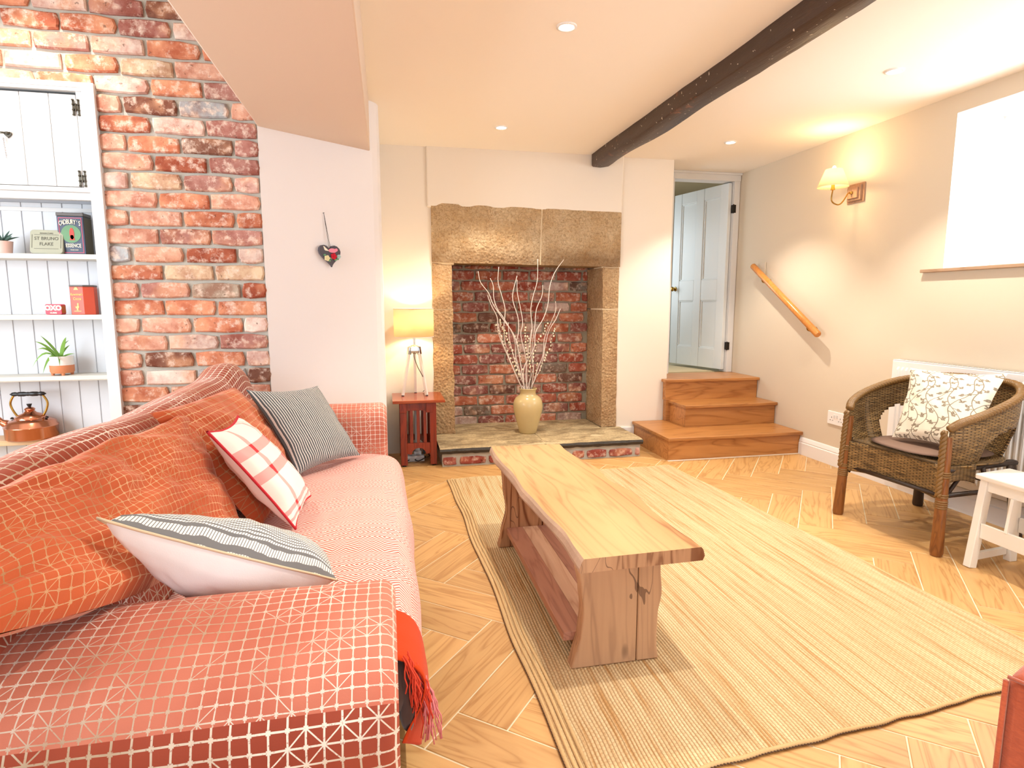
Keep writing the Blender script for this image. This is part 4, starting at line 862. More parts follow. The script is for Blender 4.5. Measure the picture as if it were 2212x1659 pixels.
# ------------------------------------------------------------ vase with twigs
t = thing('stoneware_vase', (1.17, 4.90, 0.152), 'tall cream stoneware vase standing on the hearth flags', 'vase')
b = MB(); b.lathe((1.17, 4.90, 0.153), [(.001, 0), (.070, 0), (.074, .004), (.085, .05), (.105, .12), (.122, .19), (.127, .235), (.122, .275), (.106, .305), (.085, .322), (.072, .330), (.066, .345), (.068, .368), (.076, .380), (.079, .384), (.074, .388), (.062, .375), (.058, .345), (.060, .32), (.001, .30)], 56); build('vase_body', b, M['stoneware'], t, smooth=True)
TW = {'T1': [(0.742, 1.516), (0.762, 1.428), (0.829, 1.341), (0.866, 1.249), (0.956, 1.119), (1.036, 1.008), (1.079, 0.881), (1.135, 0.558)], 'T2': [(0.851, 1.464), (0.877, 1.403), (0.882, 1.3), (0.913, 1.207), (0.956, 1.145), (1.036, 1.008), (1.063, 0.902), (1.069, 0.775), (1.151, 0.547)], 'T3': [(0.925, 1.557), (0.919, 1.434), (0.956, 1.301), (0.977, 1.197), (0.966, 1.061), (0.982, 0.882), (1.036, 0.722), (1.113, 0.548)], 'T4': [(0.813, 1.321), (0.845, 1.239), (0.892, 1.145), (0.902, 1.031), (0.944, 0.915), (1.014, 0.765), (1.091, 0.592), (1.124, 0.548)], 'T5': [(1.086, 1.487), (1.049, 1.353), (1.049, 1.27), (1.09, 1.134), (1.09, 1.008), (1.063, 0.849), (1.135, 0.558)], 'T6': [(1.084, 1.456), (1.084, 1.353), (1.111, 1.218), (1.128, 1.092), (1.112, 0.986), (1.156, 0.773), (1.162, 0.546)], 'T7': [(1.241, 1.622), (1.24, 1.447), (1.203, 1.312), (1.187, 1.196), (1.201, 1.038), (1.183, 0.879), (1.211, 0.718), (1.168, 0.546)], 'T8': [(1.465, 1.621), (1.392, 1.521), (1.349, 1.406), (1.334, 1.249), (1.297, 1.133), (1.232, 1.017), (1.216, 0.879), (1.134, 0.72), (1.135, 0.547)], 'T9': [(1.295, 1.411), (1.29, 1.322), (1.242, 1.207), (1.226, 1.049), (1.205, 0.879), (1.217, 0.718), (1.201, 0.545)], 'T10': [(1.42, 1.275), (1.421, 1.196), (1.374, 1.09), (1.32, 0.963), (1.305, 0.824), (1.256, 0.696), (1.207, 0.545)], 'T11': [(1.434, 1.212), (1.396, 1.122), (1.342, 1.027), (1.31, 0.888), (1.288, 0.749), (1.223, 0.599), (1.19, 0.546)], 'T12': [(0.902, 1.093), (0.918, 1.009), (0.961, 0.883), (1.025, 0.733), (1.102, 0.57), (1.113, 0.542)], 'W1': [(0.87, 1.114), (0.918, 1.009), (0.971, 0.893), (1.052, 0.732), (1.113, 0.559)], 'W2': [(0.924, 1.135), (0.934, 1.083), (0.971, 1.009), (1.025, 0.86), (1.091, 0.689), (1.146, 0.547)], 'W3': [(0.961, 1.072), (0.993, 0.956), (1.036, 0.839), (1.08, 0.667), (1.135, 0.547)], 'W4': [(1.139, 1.092), (1.134, 0.986), (1.145, 0.859), (1.178, 0.719), (1.168, 0.546)], 'W5': [(1.15, 1.007), (1.172, 0.922), (1.178, 0.772), (1.19, 0.546)], 'W6': [(1.333, 1.122), (1.298, 1.027), (1.232, 0.911), (1.211, 0.772), (1.19, 0.546)], 'W7': [(1.397, 1.069), (1.375, 0.984), (1.332, 0.845), (1.277, 0.727), (1.207, 0.545)], 'W8': [(1.047, 1.019), (1.079, 0.902), (1.112, 0.742), (1.146, 0.547)], 'W9': [(1.272, 0.765), (1.245, 0.685), (1.201, 0.545)],
 'T13': [(1.19, 1.04), (1.175, .93), (1.16, .80), (1.15, .66), (1.16, .55)], 'T14': [(0.99, 1.10), (1.0, .98), (1.03, .85), (1.08, .70), (1.14, .55)], 'T15': [(1.20, .95), (1.17, .84), (1.19, .70), (1.18, .55)]}
for k, pts in TW.items():
    rr = random.Random(k); tipy = rr.uniform(-.07, .06); q0 = pts[-1]
    zt_ = pts[0][1]; pp = [(x, 4.90 + tipy * ((z - .5) / (zt_ - .5 + 1e-3)) + rr.uniform(-.006, .006), z) for x, z in pts] + [(1.17 + (q0[0] - 1.17) * .3, 4.90, .475)]
    sp = smooth_path(pp, 5); n = len(sp); b = MB(); wl = k[0] == 'W'
    b.tube(sp, [(.0026 + .0026 * i / n) if not wl else .0024 for i in range(n)], 6)
    if wl:
        tw = build('willow_stem', b, M['willow'], smooth=True); tag(tw, {'W6': 'dark budded willow stem reaching up to the right in the vase', 'W7': 'rightmost dark willow stem with cream buds in the vase', 'W9': 'shortest dark willow stem with cream buds, low on the right', 'W1': 'leftmost dark willow stem with cream buds in the vase', 'W4': 'upright dark willow stem with thick cream buds at the centre of the vase'}.get(k, 'dark willow stem with cream buds among the middle of the vase'), 'stem', 'willow stems in the vase')
        bb = MB()
        for i in range(2, n - 8, 1):
            p = sp[i]; q = p + Vector((rr.uniform(-.006, .006), rr.uniform(-.006, .006), 0)); s_ = rr.uniform(.0055, .008)
            bb.lathe(q, [(.0004, -s_ * 1.4), (s_, -s_ * .5), (s_ * .9, s_ * .5), (.0004, s_ * 1.5)], 6)
        build('buds', bb, M['bud'], tw, kind='stuff')
    else:
        lb = {'T1': 'wavy white twig leaning furthest left out of the cream vase', 'T3': 'tall white twig rising just left of centre from the cream vase', 'T7': 'tallest near-upright white twig, its tip in front of the lintel seam', 'T8': 'long white twig whose tip reaches highest on the right over the stone lintel',
              'T9': 'white twig ending mid-height between the two tallest right-hand twigs', 'T10': 'white twig leaning furthest right with a straight vertical tip', 'T11': 'short white twig hugging the rightmost one in the cream vase'}.get(k, 'wavy white twig among the middle and left twigs of the cream vase')
        tag(build('twig', b, M['twig'], smooth=True), lb, 'twig', 'white twigs in the vase')
# ------------------------------------------------------------ right wall fittings
t = thing('wall_light', (XR, 3.875, 2.05), 'lit wall light with a small cream conical shade on a limed square block', 'lamp')
b = MB(); b.box(XR - .012, XR - .001, 3.795, 3.957, 1.985, 2.122); b.box(XR - .030, XR - .012, 3.812, 3.940, 2.000, 2.107); b.box(XR - .045, XR - .03, 3.828, 3.924, 2.016, 2.091); build('mounting_block', b, M['limed'], t, bevel=.003)
sc = Vector((3.185, 3.875))
b = MB(); b.tube(smooth_path([(XR - .045, 3.875, 2.055), (XR - .075, 3.875, 2.052), (XR - .10, 3.875, 2.015), (XR - .13, 3.875, 1.978), (XR - .165, 3.875, 1.968), (sc.x - .004, 3.875, 1.995), (sc.x, 3.875, 2.07)]), .005, 8); b.lathe((XR - .05, 3.875, 2.043), [(.001, 0), (.012, .004), (.012, .02), (.001, .024)], 12); b.lathe((sc.x, sc.y, 2.07), [(.016, 0), (.012, .02), (.012, .05), (.001, .05)], 12); build('arm', b, M['brass'], t, smooth=True, auto=40, label='curved antique brass arm')
b = MB(); b.lathe((sc.x, sc.y, 2.088), [(.104, 0), (.056, .125)], 40); build('lamp_shade', b, M['shade2'], t, smooth=True, solid=.001)
b = MB(); b.lathe((sc.x, sc.y, 2.12), [(.001, 0), (.012, .01), (.02, .05), (.02, .09), (.008, .115), (.001, .118)], 16); build('bulb', b, glow('warm_bulb', 'ffe0a8', 14.0), t, smooth=True)
bulb((sc.x, sc.y, 2.225), 5.5, .02); bulb((sc.x, sc.y, 2.11), 2.6, .02)
t = thing('handrail', (XR, 4.5, 1.3), 'short round pine handrail sloping down the wall beside the oak steps', 'handrail')
A_ = Vector((3.31, 4.985, 1.600)); B_ = Vector((3.31, 4.075, 1.012))
d_ = (B_ - A_).normalized(); b = MB(); b.tube([A_, A_ + d_ * .006, B_ - d_ * .006, B_], [.022, .027, .027, .022], 24); build('rail', b, M['rail'], t, smooth=True, auto=40)
for s_ in (0.16, 0.85):
    p = A_ + (B_ - A_) * s_; b = MB(); b.tube(smooth_path([p + Vector((0, 0, -.024)), p + Vector((.01, 0, -.055)), p + Vector((.05, 0, -.065)), (XR - .004, p.y, p.z - .055)]), .006, 8); b.tube([(XR - .005, p.y, p.z - .055), (XR - .0005, p.y, p.z - .055)], .026, 20); build('bracket', b, M['brass'], t, smooth=True, auto=40)
b = MB(); b.box(XR - .012, XR - .001, 4.90, 5.01, 1.50, 1.63); tag(build('wall_pad', b, M['beige'], bevel=.004), 'small painted wall pad behind the top end of the handrail', 'wall pad')
t = thing('wall_socket', (XR, 3.91, .37), 'white double plug socket low on the wall left of the wicker armchair', 'socket')
b = MB(); b.box(XR - .010, XR - .001, 3.822, 4.0, .322, .424); build('socket_plate', b, M['white'], t, bevel=.003)
for yc in (3.955, 3.865):
    b = MB()
    for dy, dz, w_, h_ in ((0, .012, .004, .009), (-.013, -.010, .008, .004), (.013, -.010, .008, .004)): b.box(XR - .0112, XR - .0098, yc + dy - w_ / 2, yc + dy + w_ / 2, .365 + dz - h_ / 2, .365 + dz + h_ / 2)
    build('pin_holes', b, M['black'], t)
for yc in (3.925, 3.897): b = MB(); b.box(XR - .014, XR - .009, yc - .007, yc + .007, .375, .400); build('rocker_switch', b, M['cab'], t, bevel=.001)
# radiator
t = thing('radiator', (3.33, 2.7, .15), 'white panel radiator on the right wall behind the wicker armchair', 'radiator')
RY0, RY1, RZ0, RZ1 = 1.75, 3.365, .17, .885
m = MB(); n = int((RY1 - RY0 - .06) / .0333); prof = []
for k in range(n):
    y_ = RY1 - .03 - k * .0333; prof += [(y_, 0), (y_ - .008, 0), (y_ - .013, .009), (y_ - .024, .009), (y_ - .029, 0)]
prof = [(RY1, 0)] + prof + [(RY0, 0)]
def rz(j): return [RZ0, RZ0 + .035, RZ0 + .055, RZ1 - .065, RZ1 - .045, RZ1 - .012, RZ1][j]
vs = []
for j in range(7):
    for y_, dx in prof: vs.append((3.322 - (dx if 2 <= j <= 3 else 0) + (.006 if j in (0, 6) else 0), y_, rz(j)))
k = len(prof); m.add(vs, [(j * k + i, j * k + i + 1, (j + 1) * k + i + 1, (j + 1) * k + i) for j in range(6) for i in range(k - 1)])
build('front_panel', m, M['white'], t, solid=.0015)
b = MB(); b.box(3.326, 3.372, RY1 - .002, RY1, RZ0, RZ1); build('end_cap', b, M['white'], t)
b = MB(); b.box(3.366, 3.374, RY0, RY1, RZ0, RZ1 - .01); build('back_panel', b, M['white'], t)
b = MB(); y_ = RY1 - .01
b.box(3.322, 3.374, RY0, RY1, RZ1 - .004, RZ1); build('top_grille', b, M['white'], t, bevel=.002)
y_ = RY1 - .04; b = MB()
while y_ > RY0 + .05: b.box(3.334, 3.362, y_ - .02, y_, RZ1, RZ1 + .0008); y_ -= .033
build('grille_slots', b, plain('slot_grey', '8d8a84', .8), t, kind='stuff')
# ------------------------------------------------------------ rug
RUG = [(0.40, 4.115), (2.12, 4.15), (2.30, 1.45), (0.452, 1.285)]
def rugP(u_, v_, z_=None):
    A, B, C_, D = [Vector((p[0], p[1], 0)) for p in RUG]
    p = (A * (1 - u_) + B * u_) * (1 - v_) + (D * (1 - u_) + C_ * u_) * v_
    e_ = 0.014; p.x += e_ * fbm((u_ * 2, p.y * 2.2, 5)) * (1 if u_ in (0, 1) else .8); p.y += 0.03 * fbm((p.x * 2.4, v_ * 2, 9)) + .012 * fbm((p.x * 9, v_ * 2, 9))
    p.z = .013 + .0015 * fbm((p.x * 6, p.y * 6, 0)); return p
rg = thing('jute_rug', (1.3, 2.7, 0), 'large natural braided jute rug under the live-edge bench table', 'rug')
m = MB(); m.grid(lambda a, c_: rugP(a, c_), 90, 130); build('rug_field', m, M['rug'], rg, smooth=True)
edge = [rugP(0, k / 120) for k in range(121)] + [rugP(k / 90, 1) for k in range(1, 91)] + [rugP(1, 1 - k / 120) for k in range(1, 121)] + [rugP(1 - k / 90, 0) for k in range(1, 91)]
m = MB(); m.tube([Vector((p.x, p.y, .0075)) for p in edge], .0075, 8); build('rug_binding', m, M['rugedge'], rg, smooth=True)
m = MB()
for q in range(3): 
    m.tube([rugP(0, k / 120) + Vector((.014 + q * .017, 0, .002)) for k in range(1, 120)], .006, 6)
build('braid_rows', m, M['rugedge'], rg, smooth=True, kind='stuff')
m = MB(); L_ = edge[:211]
for i in range(0, len(L_) - 1):
    for f in (0.0, .5):
        p = L_[i].lerp(L_[i + 1], f); out = (Vector((-1, 0, 0)) if i < 120 else Vector((0, -1, 0)))
        d2 = (L_[i + 1] - L_[i]).normalized() * .004; c_ = p + out * .0075; m.tube([c_ - d2 + Vector((0, 0, .008 - p.z + .0)), c_ + d2 + Vector((0, 0, .006 - p.z))], .0022, 4)
build('edge_stitches', m, M['stitch'], rg, kind='stuff')
# ------------------------------------------------------------ live edge table
t = thing('bench_table', (0.75, 2.3, .014), 'live-edge acacia bench coffee table with slab ends and low shelf on the jute rug', 'table')
Lp = [(0.538, 3.124), (0.532, 2.95), (0.536, 2.783), (0.548, 2.55), (0.541, 2.348), (0.552, 2.2), (0.56, 2.049), (0.572, 1.871), (0.566, 1.725), (0.563, 1.637)]
Rp = [(0.924, 3.099), (0.918, 2.95), (0.925, 2.84), (0.950, 2.70), (0.960, 2.593), (0.950, 2.45), (0.955, 2.347), (0.982, 2.212), (0.975, 2.08), (0.962, 1.964), (0.958, 1.86), (0.966, 1.758), (0.967, 1.648)]
Ls = smooth_path([(x, y, 0) for x, y in Lp], 5); Rs = smooth_path([(x, y, 0) for x, y in Rp], 5)
def along(P_, f):
    x = f * (len(P_) - 1); i = min(int(x), len(P_) - 2); return P_[i].lerp(P_[i + 1], x - i)
m = MB(); n = 70
def tt(u_, v_, z_, inset=0.0):
    a, c_ = along(Ls, v_), along(Rs, v_); p = a.lerp(c_, u_); d = (c_ - a).normalized()
    wob = 0.006 * fbm((p.y * 6, u_ * 5, z_ * 20)) if u_ in (0, 1) else 0
    p = p + d * (inset * (1 if u_ == 0 else -1 if u_ == 1 else 0) + wob); return (p.x, p.y, z_)
zt_, zb_ = .482, .437
m.grid(lambda a, c_: tt(a, c_, zt_, .003), 6, n); m.grid(lambda a, c_: tt(a, c_, zb_, -.004), 6, n, flip=True)
build('tabletop', m, M['top'], t)
m = MB()
for u_ in (0, 1):
    for (za, ia), (zb2, ib) in (((zt_, .003), (.472, -.004)), ((.472, -.004), (.452, -.010)), ((.452, -.010), (zb_, -.004))):
        m.add([tt(u_, k / n, za, ia) for k in range(n + 1)] + [tt(u_, k / n, zb2, ib) for k in range(n + 1)], [(k, k + 1, n + 2 + k, n + 1 + k) for k in range(n)])
build('live_edge', m, M['bark'], t, smooth=True)
for v_ in (0, 1): m = MB(); m.add([tt(0, v_, zt_, .003), tt(1, v_, zt_, .003), tt(1, v_, .472, -.004), tt(1, v_, .452, -.010), tt(1, v_, zb_, -.004), tt(0, v_, zb_, -.004), tt(0, v_, .452, -.010), tt(0, v_, .472, -.004)], [tuple(range(8))]); build('end_grain', m, M['leg'], t)
def slab_leg(xl, xr, y0_, y1_, z0_, seam):
    # xl, xr : lists of (x,z) bottom to top
    m = MB(); zs = [z0_ + (.437 - z0_) * k / 16 for k in range(17)]
    def ix(P_, z):
        for (xa, za), (xb, zb2) in zip(P_, P_[1:]):
            if z <= zb2: f = (z - za) / (zb2 - za); f = f * f * (3 - 2 * f); return xa + (xb - xa) * f
        return P_[-1][0]
    for xa_f, xb_f in ((lambda z: ix(xl, z), lambda z: seam - .0012), (lambda z: seam + .0012, lambda z: ix(xr, z))):
        vs = []
        for z in zs:
            a, c_ = xa_f(z), xb_f(z); vs += [(a, y0_, z), (c_, y0_, z), (c_, y1_, z), (a, y1_, z)]
        m.add(vs, [(4 * i + j, 4 * i + (j + 1) % 4, 4 * i + 4 + (j + 1) % 4, 4 * i + 4 + j) for i in range(16) for j in range(4)] + [(3, 2, 1, 0), (64, 65, 66, 67)])
    return build('slab_leg', m, M['leg'], t, smooth=True, auto=35, bevel=.005)
slab_leg([(.585, .014), (.600, .06), (.618, .13), (.626, .22), (.618, .30), (.606, .37), (.603, .437)], [(.905, .014), (.897, .08), (.899, .18), (.912, .26), (.905, .34), (.897, .437)], 1.80, 1.855, .014, .822)
slab_leg([(.530, .014), (.548, .08), (.575, .21), (.560, .32), (.552, .437)], [(.89, .014), (.885, .10), (.90, .25), (.885, .437)], 2.855, 2.91, .014, .76)
m = MB(); xs_ = [.572, .655, .735, .80, .875]
for i, (xa, xb) in enumerate(zip(xs_, xs_[1:])): 
    b = MB(); b.box(xa + .0006, xb - .0006, 1.855, 2.855, .088, .118); build('shelf_plank', b, wood('shelf_stave_%d' % i, ['bd876d', 'cfa98c', 'b57f68', 'c79d80'][i], ['935f4c', 'a97a5c', '8a5a48', '9a6b50'][i], .9, 1, .5, .5), t, bevel=.001)
# ------------------------------------------------------------ sofa
so = thing('sofa', (-.45, 2.2, 0), 'large sofa draped in rust-orange netted cover along the left side', 'sofa')
def sweep(name, prof, x0_, x1_, axis, mats, parent, nseg=40, wr=.006, capr=.035, uvoff=(0, 0), vary=None, split=None, **kw):
    # closed-ish profile (list of 2d), swept along axis with rounded ends
    prof = smooth_path([(p[0], p[1], 0) for p in prof], 5); prof = [(p.x, p.y) for p in prof]
    cx = sum(p[0] for p in prof) / len(prof); cy = sum(p[1] for p in prof) / len(prof); arc = [0]
    for a, c_ in zip(prof, prof[1:]): arc.append(arc[-1] + math.hypot(c_[0] - a[0], c_[1] - a[1]))
    st_ = [(0, 1.0), (.35, .42), (.75, .10), (1.2, 0)]
    L_ = x1_ - x0_; secs = [(x0_ + a * capr, s_ * capr) for a, s_ in st_] + [(x0_ + capr * 1.6 + (L_ - 3.2 * capr) * k / nseg, 0) for k in range(nseg + 1)] + [(x1_ - a * capr, s_ * capr) for a, s_ in st_[::-1]]
    m = MB(); vs = []; us = []
    for sx, ins in secs:
        for (py, pz_), al in zip(prof, arc):
            d = Vector((cx - py, cy - pz_)); 
            if d.length > 0: d.normalize()
            y_ = py + d.x * ins; z_ = pz_ + d.y * ins
            nz = wr * (fbm((sx * 3.1, y_ * 4, z_ * 4)) + .5 * fbm((sx * 9, y_ * 9, z_ * 9 + 4)))
            y_ -= d.x * nz; z_ -= d.y * nz
            if vary: y_, z_ = vary(sx, y_, z_)
            vs.append((sx, y_, z_) if axis == 'x' else (y_, sx, z_)); us.append((sx + uvoff[0], al + uvoff[1]))
    k = len(prof); n_ = len(secs)
    m.add(vs, [(i * k + j, i * k + j + 1, (i + 1) * k + j + 1, (i + 1) * k + j) for i in range(n_ - 1) for j in range(k - 1)], us)
    if split: K_ = next(j for j, p in enumerate(prof) if split(p)); m.mi = [1 if (q % (k - 1)) >= K_ else 0 for q in range(len(m.f))]
    for s_ in (0, n_ - 1):
        pts_ = vs[s_ * k:(s_ + 1) * k]; c_ = tuple(sum(p[a] for p in pts_) / k for a in range(3))
        uvc = [((p[1] if axis == 'x' else p[0]), p[2]) for p in pts_ + [c_]]
        m.add(pts_ + [c_], [(j, j + 1, k) for j in range(k - 1)], uvc)
    return build(name, m, mats, parent, smooth=True, auto=70, **kw)
armprof = [(1.275, .03), (1.285, .30), (1.290, .50), (1.283, .60), (1.262, .652), (1.20, .668), (1.10, .655), (1.01, .625), (.955, .575), (.935, .51), (.945, .44), (.958, .33), (.962, .15), (.965, .03)]
sweep('arm', armprof, -.98, .003, 'x', [M['net'], M['net3']], so, wr=.007, capr=.022, nseg=80, split=lambda p: p[0] < 1.05 and p[1] < .585)  # darker net below the arm roll: shade of the outer side put into colour
farprof = [(3.71, .03), (3.715, .40), (3.71, .56), (3.67, .64), (3.59, .672), (3.51, .668), (3.46, .63), (3.445, .55), (3.45, .30), (3.45, .03)]
# ends slightly before the angled wall
farprof = [(3.18 + (p[0] - 3.445) * .85, p[1] + .045 * (p[1] > .5)) for p in farprof]
sweep('arm', farprof, -.62, -.012, 'x', M['net'], so, wr=.005, capr=.03)
backprof = [(-.60, .03), (-.60, .40), (-.645, .60), (-.70, .78), (-.735, .87), (-.78, .905), (-.85, .90), (-.90, .86), (-.925, .70), (-.94, .40), (-.94, .03)]
def bump_back(s_, y_, z_):
    k = max(0, min(1, (z_ - .5) / .4)); h = .055 * math.exp(-((s_ - 3.22) / .16) ** 2) - .012 * math.exp(-((s_ - 2.8) / .25) ** 2) + .012 * sin(s_ * 5)
    return y_, z_ + h * k
sweep('backrest', backprof, .97, 3.40, 'y', M['net3'], so, nseg=70, wr=.008, capr=.05, vary=bump_back)
b = MB(); b.box(-.62, -.03, 1.27, 3.2, .06, .30); build('base_frame', b, M['brown'], so, bevel=.02)
sweep('seat_cushion', [(-.60, .30), (-.60, .42), (-.30, .437), (-.03, .428), (.02, .40), (.035, .34), (.02, .30)], 1.295, 3.20, 'y', M['brown'], so, wr=.004, capr=.03)
for fx_, fy_ in ((-.06, 1.02), (-.06, 3.25), (-.88, 1.02), (-.88, 3.25)):
    b = MB(); b.lathe((fx_, fy_, 0), [(.001, 0), (.02, 0), (.026, .05), (.001, .05)], 16); build('foot', b, M['black'], so)
def pillow(name, TL, TR, BR, BL, th, mf, mb=None, size=(.45, .45), parent=None, pipe=None, wr=.006, n=28, puff=.42, pinch=.05, skew=0, uvm=False, seed=0, lump=None, bow=None, thb=None, pr_=.0045, labels=None, group=None, cat=None):
    TL, TR, BR, BL = map(Vector, (TL, TR, BR, BL)); thb = thb or th
    nrm = (TR - TL).cross(BL - TL).normalized() * -1
    def base(u_, v_):
        uu = u_ + (0.5 - u_) * pinch * 2 * sin(pi * v_) ** .8 * abs(2 * u_ - 1); vv_ = v_ + (0.5 - v_) * pinch * 2 * sin(pi * u_) ** .8 * abs(2 * v_ - 1)
        p = (TL * (1 - uu) + TR * uu) * (1 - vv_) + (BL * (1 - uu) + BR * uu) * vv_
        return p + bow(u_, v_) if bow else p
    def tk(u_, v_): return max(0, 16 * u_ * (1 - u_) * v_ * (1 - v_)) ** puff
    def F(s_):
        def f(u_, v_):
            k = tk(u_, v_); w_ = wr * (fbm((u_ * 5 + seed, v_ * 5, s_)) + .6 * fbm((u_ * 13 + seed, v_ * 11, s_ + 3))) * min(1, k * 2 + .15)
            off = k * (th if s_ > 0 else thb) + w_
            if lump and s_ > 0: off += lump(u_, v_)
            return base(u_, v_) + nrm * off * s_
        return f
    sx, sy = size if uvm else (1, 1)
    m = MB(); m.grid(F(1), n, n, uv=lambda a, c_: (a * sx, c_ * sy), mi=0); m.grid(F(-1), n, n, uv=lambda a, c_: (a * sx, c_ * sy), mi=1, flip=True)
    mats = [mf, mb or mf]
    if parent: t_ = None; o = build(name, m, mats, parent, smooth=True)
    else: o = build(name, m, mats, smooth=True, origin=tuple((TL + TR + BL + BR) / 4))
    if pipe:
        bd = [F(1)(k / n, 0) for k in range(n)] + [F(1)(1, k / n) for k in range(n)] + [F(1)(1 - k / n, 1) for k in range(n)] + [F(1)(0, 1 - k / n) for k in range(n + 1)]
        m = MB(); m.tube(bd, pr_, 7, False); build('piping', m, pipe, o, smooth=True)
    if labels: tag(o, labels, cat or 'cushion', group)
    return o
pillow('back_cushion', (-.735, 1.02, .905), (-.665, 2.12, .885), (-.50, 2.10, .455), (-.59, .91, .790), .085, M['net2'], None, (1.1, .55), so, bow=lambda a, c_: Vector((.045, 0, -.03)) * c_ ** 2 * math.exp(-((a - .32) / .26) ** 2), wr=.020, n=48, puff=.30, pinch=.02, uvm=True, seed=3, thb=.03)
pillow('back_cushion', (-.705, 1.95, .925), (-.745, 3.02, .855), (-.50, 3.12, .455), (-.46, 2.14, .455), .10, M['net2'], None, (1.0, .5), so, wr=.018, n=44, puff=.30, pinch=.02, uvm=True, seed=9, thb=.03)
# throw over the seat
tp = smooth_path([(-.60, .452, 0), (-.45, .447, 0), (-.28, .452, 0), (-.12, .456, 0), (-.02, .446, 0), (.035, .415, 0), (.062, .355, 0), (.068, .27, 0), (.055, .18, 0), (.05, .12, 0)], 4)
tarc = [0]
for a, c_ in zip(tp, tp[1:]): tarc.append(tarc[-1] + (c_ - a).length)
TY0, TY1 = 1.298, 3.19
def throwP(i, y_):
    p = tp[i]; front = max(0, min(1, (p.x + .02) / .07)); bulge = .012 * sin(pi * (y_ - 1.3) / 1.9) * front + .010 * max(0, (2.0 - y_)) * front
    z_ = p.y + .006 * fbm((p.x * 5, y_ * 3, 1)) + .003 * fbm((p.x * 3, y_ * 14, 1)) + (.012 * math.exp(-((y_ - 2.2) / .5) ** 2) if p.y > .4 else 0)
    x_ = p.x + bulge + .008 * fbm((y_ * 4, p.y * 4, 7)) * front
    if y_ < 1.42 and p.y < .40: x_ -= .04 * (1.42 - y_) / .12 * (.40 - p.y) / .25; z_ = z_ + (1.42 - y_) * .9 * (.40 - p.y) / .28
    return Vector((x_, y_, z_))
thr = thing('sofa_throw', (0, 2.2, .45), 'pink and white diamond-woven throw with plain orange end spread over the sofa seat', 'throw')
m = MB(); ny = 90; k = len(tp)
vs = [throwP(i, TY0 + (TY1 - TY0) * j / ny) for j in range(ny + 1) for i in range(k)]; us = [(tarc[i], (TY1 - TY0) * j / ny) for j in range(ny + 1) for i in range(k)]
m.add(vs, [(j * k + i, j * k + i + 1, (j + 1) * k + i + 1, (j + 1) * k + i) for j in range(ny) for i in range(k - 1)], us)
build('woven_cloth', m, M['throw'], thr, smooth=True, solid=.003)
rr = random.Random(4); mo, mp = MB(), MB()
for q in range(70):
    f = q / 70; p0 = Vector((.018 + .055 * f + rr.uniform(-.006, .006), 1.30 + .05 * f + rr.uniform(-.01, .01), .455 - .115 * f + rr.uniform(-.01, .01)))
    ln = rr.uniform(.09, .17) * (1.0 if f > .5 else .85); pts = []
    dx, dy = rr.uniform(-.012, .022), rr.uniform(-.02, .02)
    for j in range(6): s_ = j / 5; pts.append(p0 + Vector((.014 * sin(s_ * 2) + dx * s_ + .004 * sin(s_ * 9 + q), dy * s_ - .01, -ln * s_ ** 1.1)))
    (mp if f > .55 else mo).tube(pts, .0018, 4)
build('orange_fringe', mo, M['fringe_o'], thr, smooth=True, kind='stuff', label='orange fringe'); build('pink_fringe', mp, M['fringe_p'], thr, smooth=True, kind='stuff', label='pink fringe')
m = MB(); 
def br(u_, v_):
    a = 2 * pi * u_; r_ = .034 * sin(pi * min(1, v_ * .9 + .1)) ** .5 * (1 + .25 * fbm((cos(a) * 2, sin(a) * 2, v_ * 3)))
    return (.026 + r_ * cos(a) * .8, 1.335 + r_ * sin(a) * 1.2, .42 - .19 * v_)
m.grid(br, 18, 16); build('cover_tail', m, M['brown'], so, smooth=True, label='brown fabric tail hanging below the throw')
# cushions on the sofa
pillow('cushion', (-.62, 2.80, .875), (-.35, 3.14, .840), (-.150, 3.10, .475), (-.415, 2.78, .475), .062, M['tick'], None, labels='grey and white finely striped cushion at the far end of the sofa', group=None, wr=.006, seed=2)
pillow('cushion', (-.535, 1.90, .870), (-.535, 2.27, .850), (-.318, 2.43, .485), (-.325, 2.07, .485), .062, M['plaid'], M['whitecloth'], pipe=M['redpipe'], labels='cream and red plaid cushion with red piping leaning in the middle of the sofa', wr=.006, seed=5)
pillow('cushion', (-.130, 1.370, .612), (-.528, 1.180, .862), (-.42, 1.47, .54), (-.17, 1.60, .50), .105, M['dash'], M['whitecloth'], pipe=plain('beige_piping', 'd8c3a4', .8), labels='white-backed cushion with grey dashed pattern behind the near sofa arm', wr=.008, seed=8, thb=.085, pr_=.003)
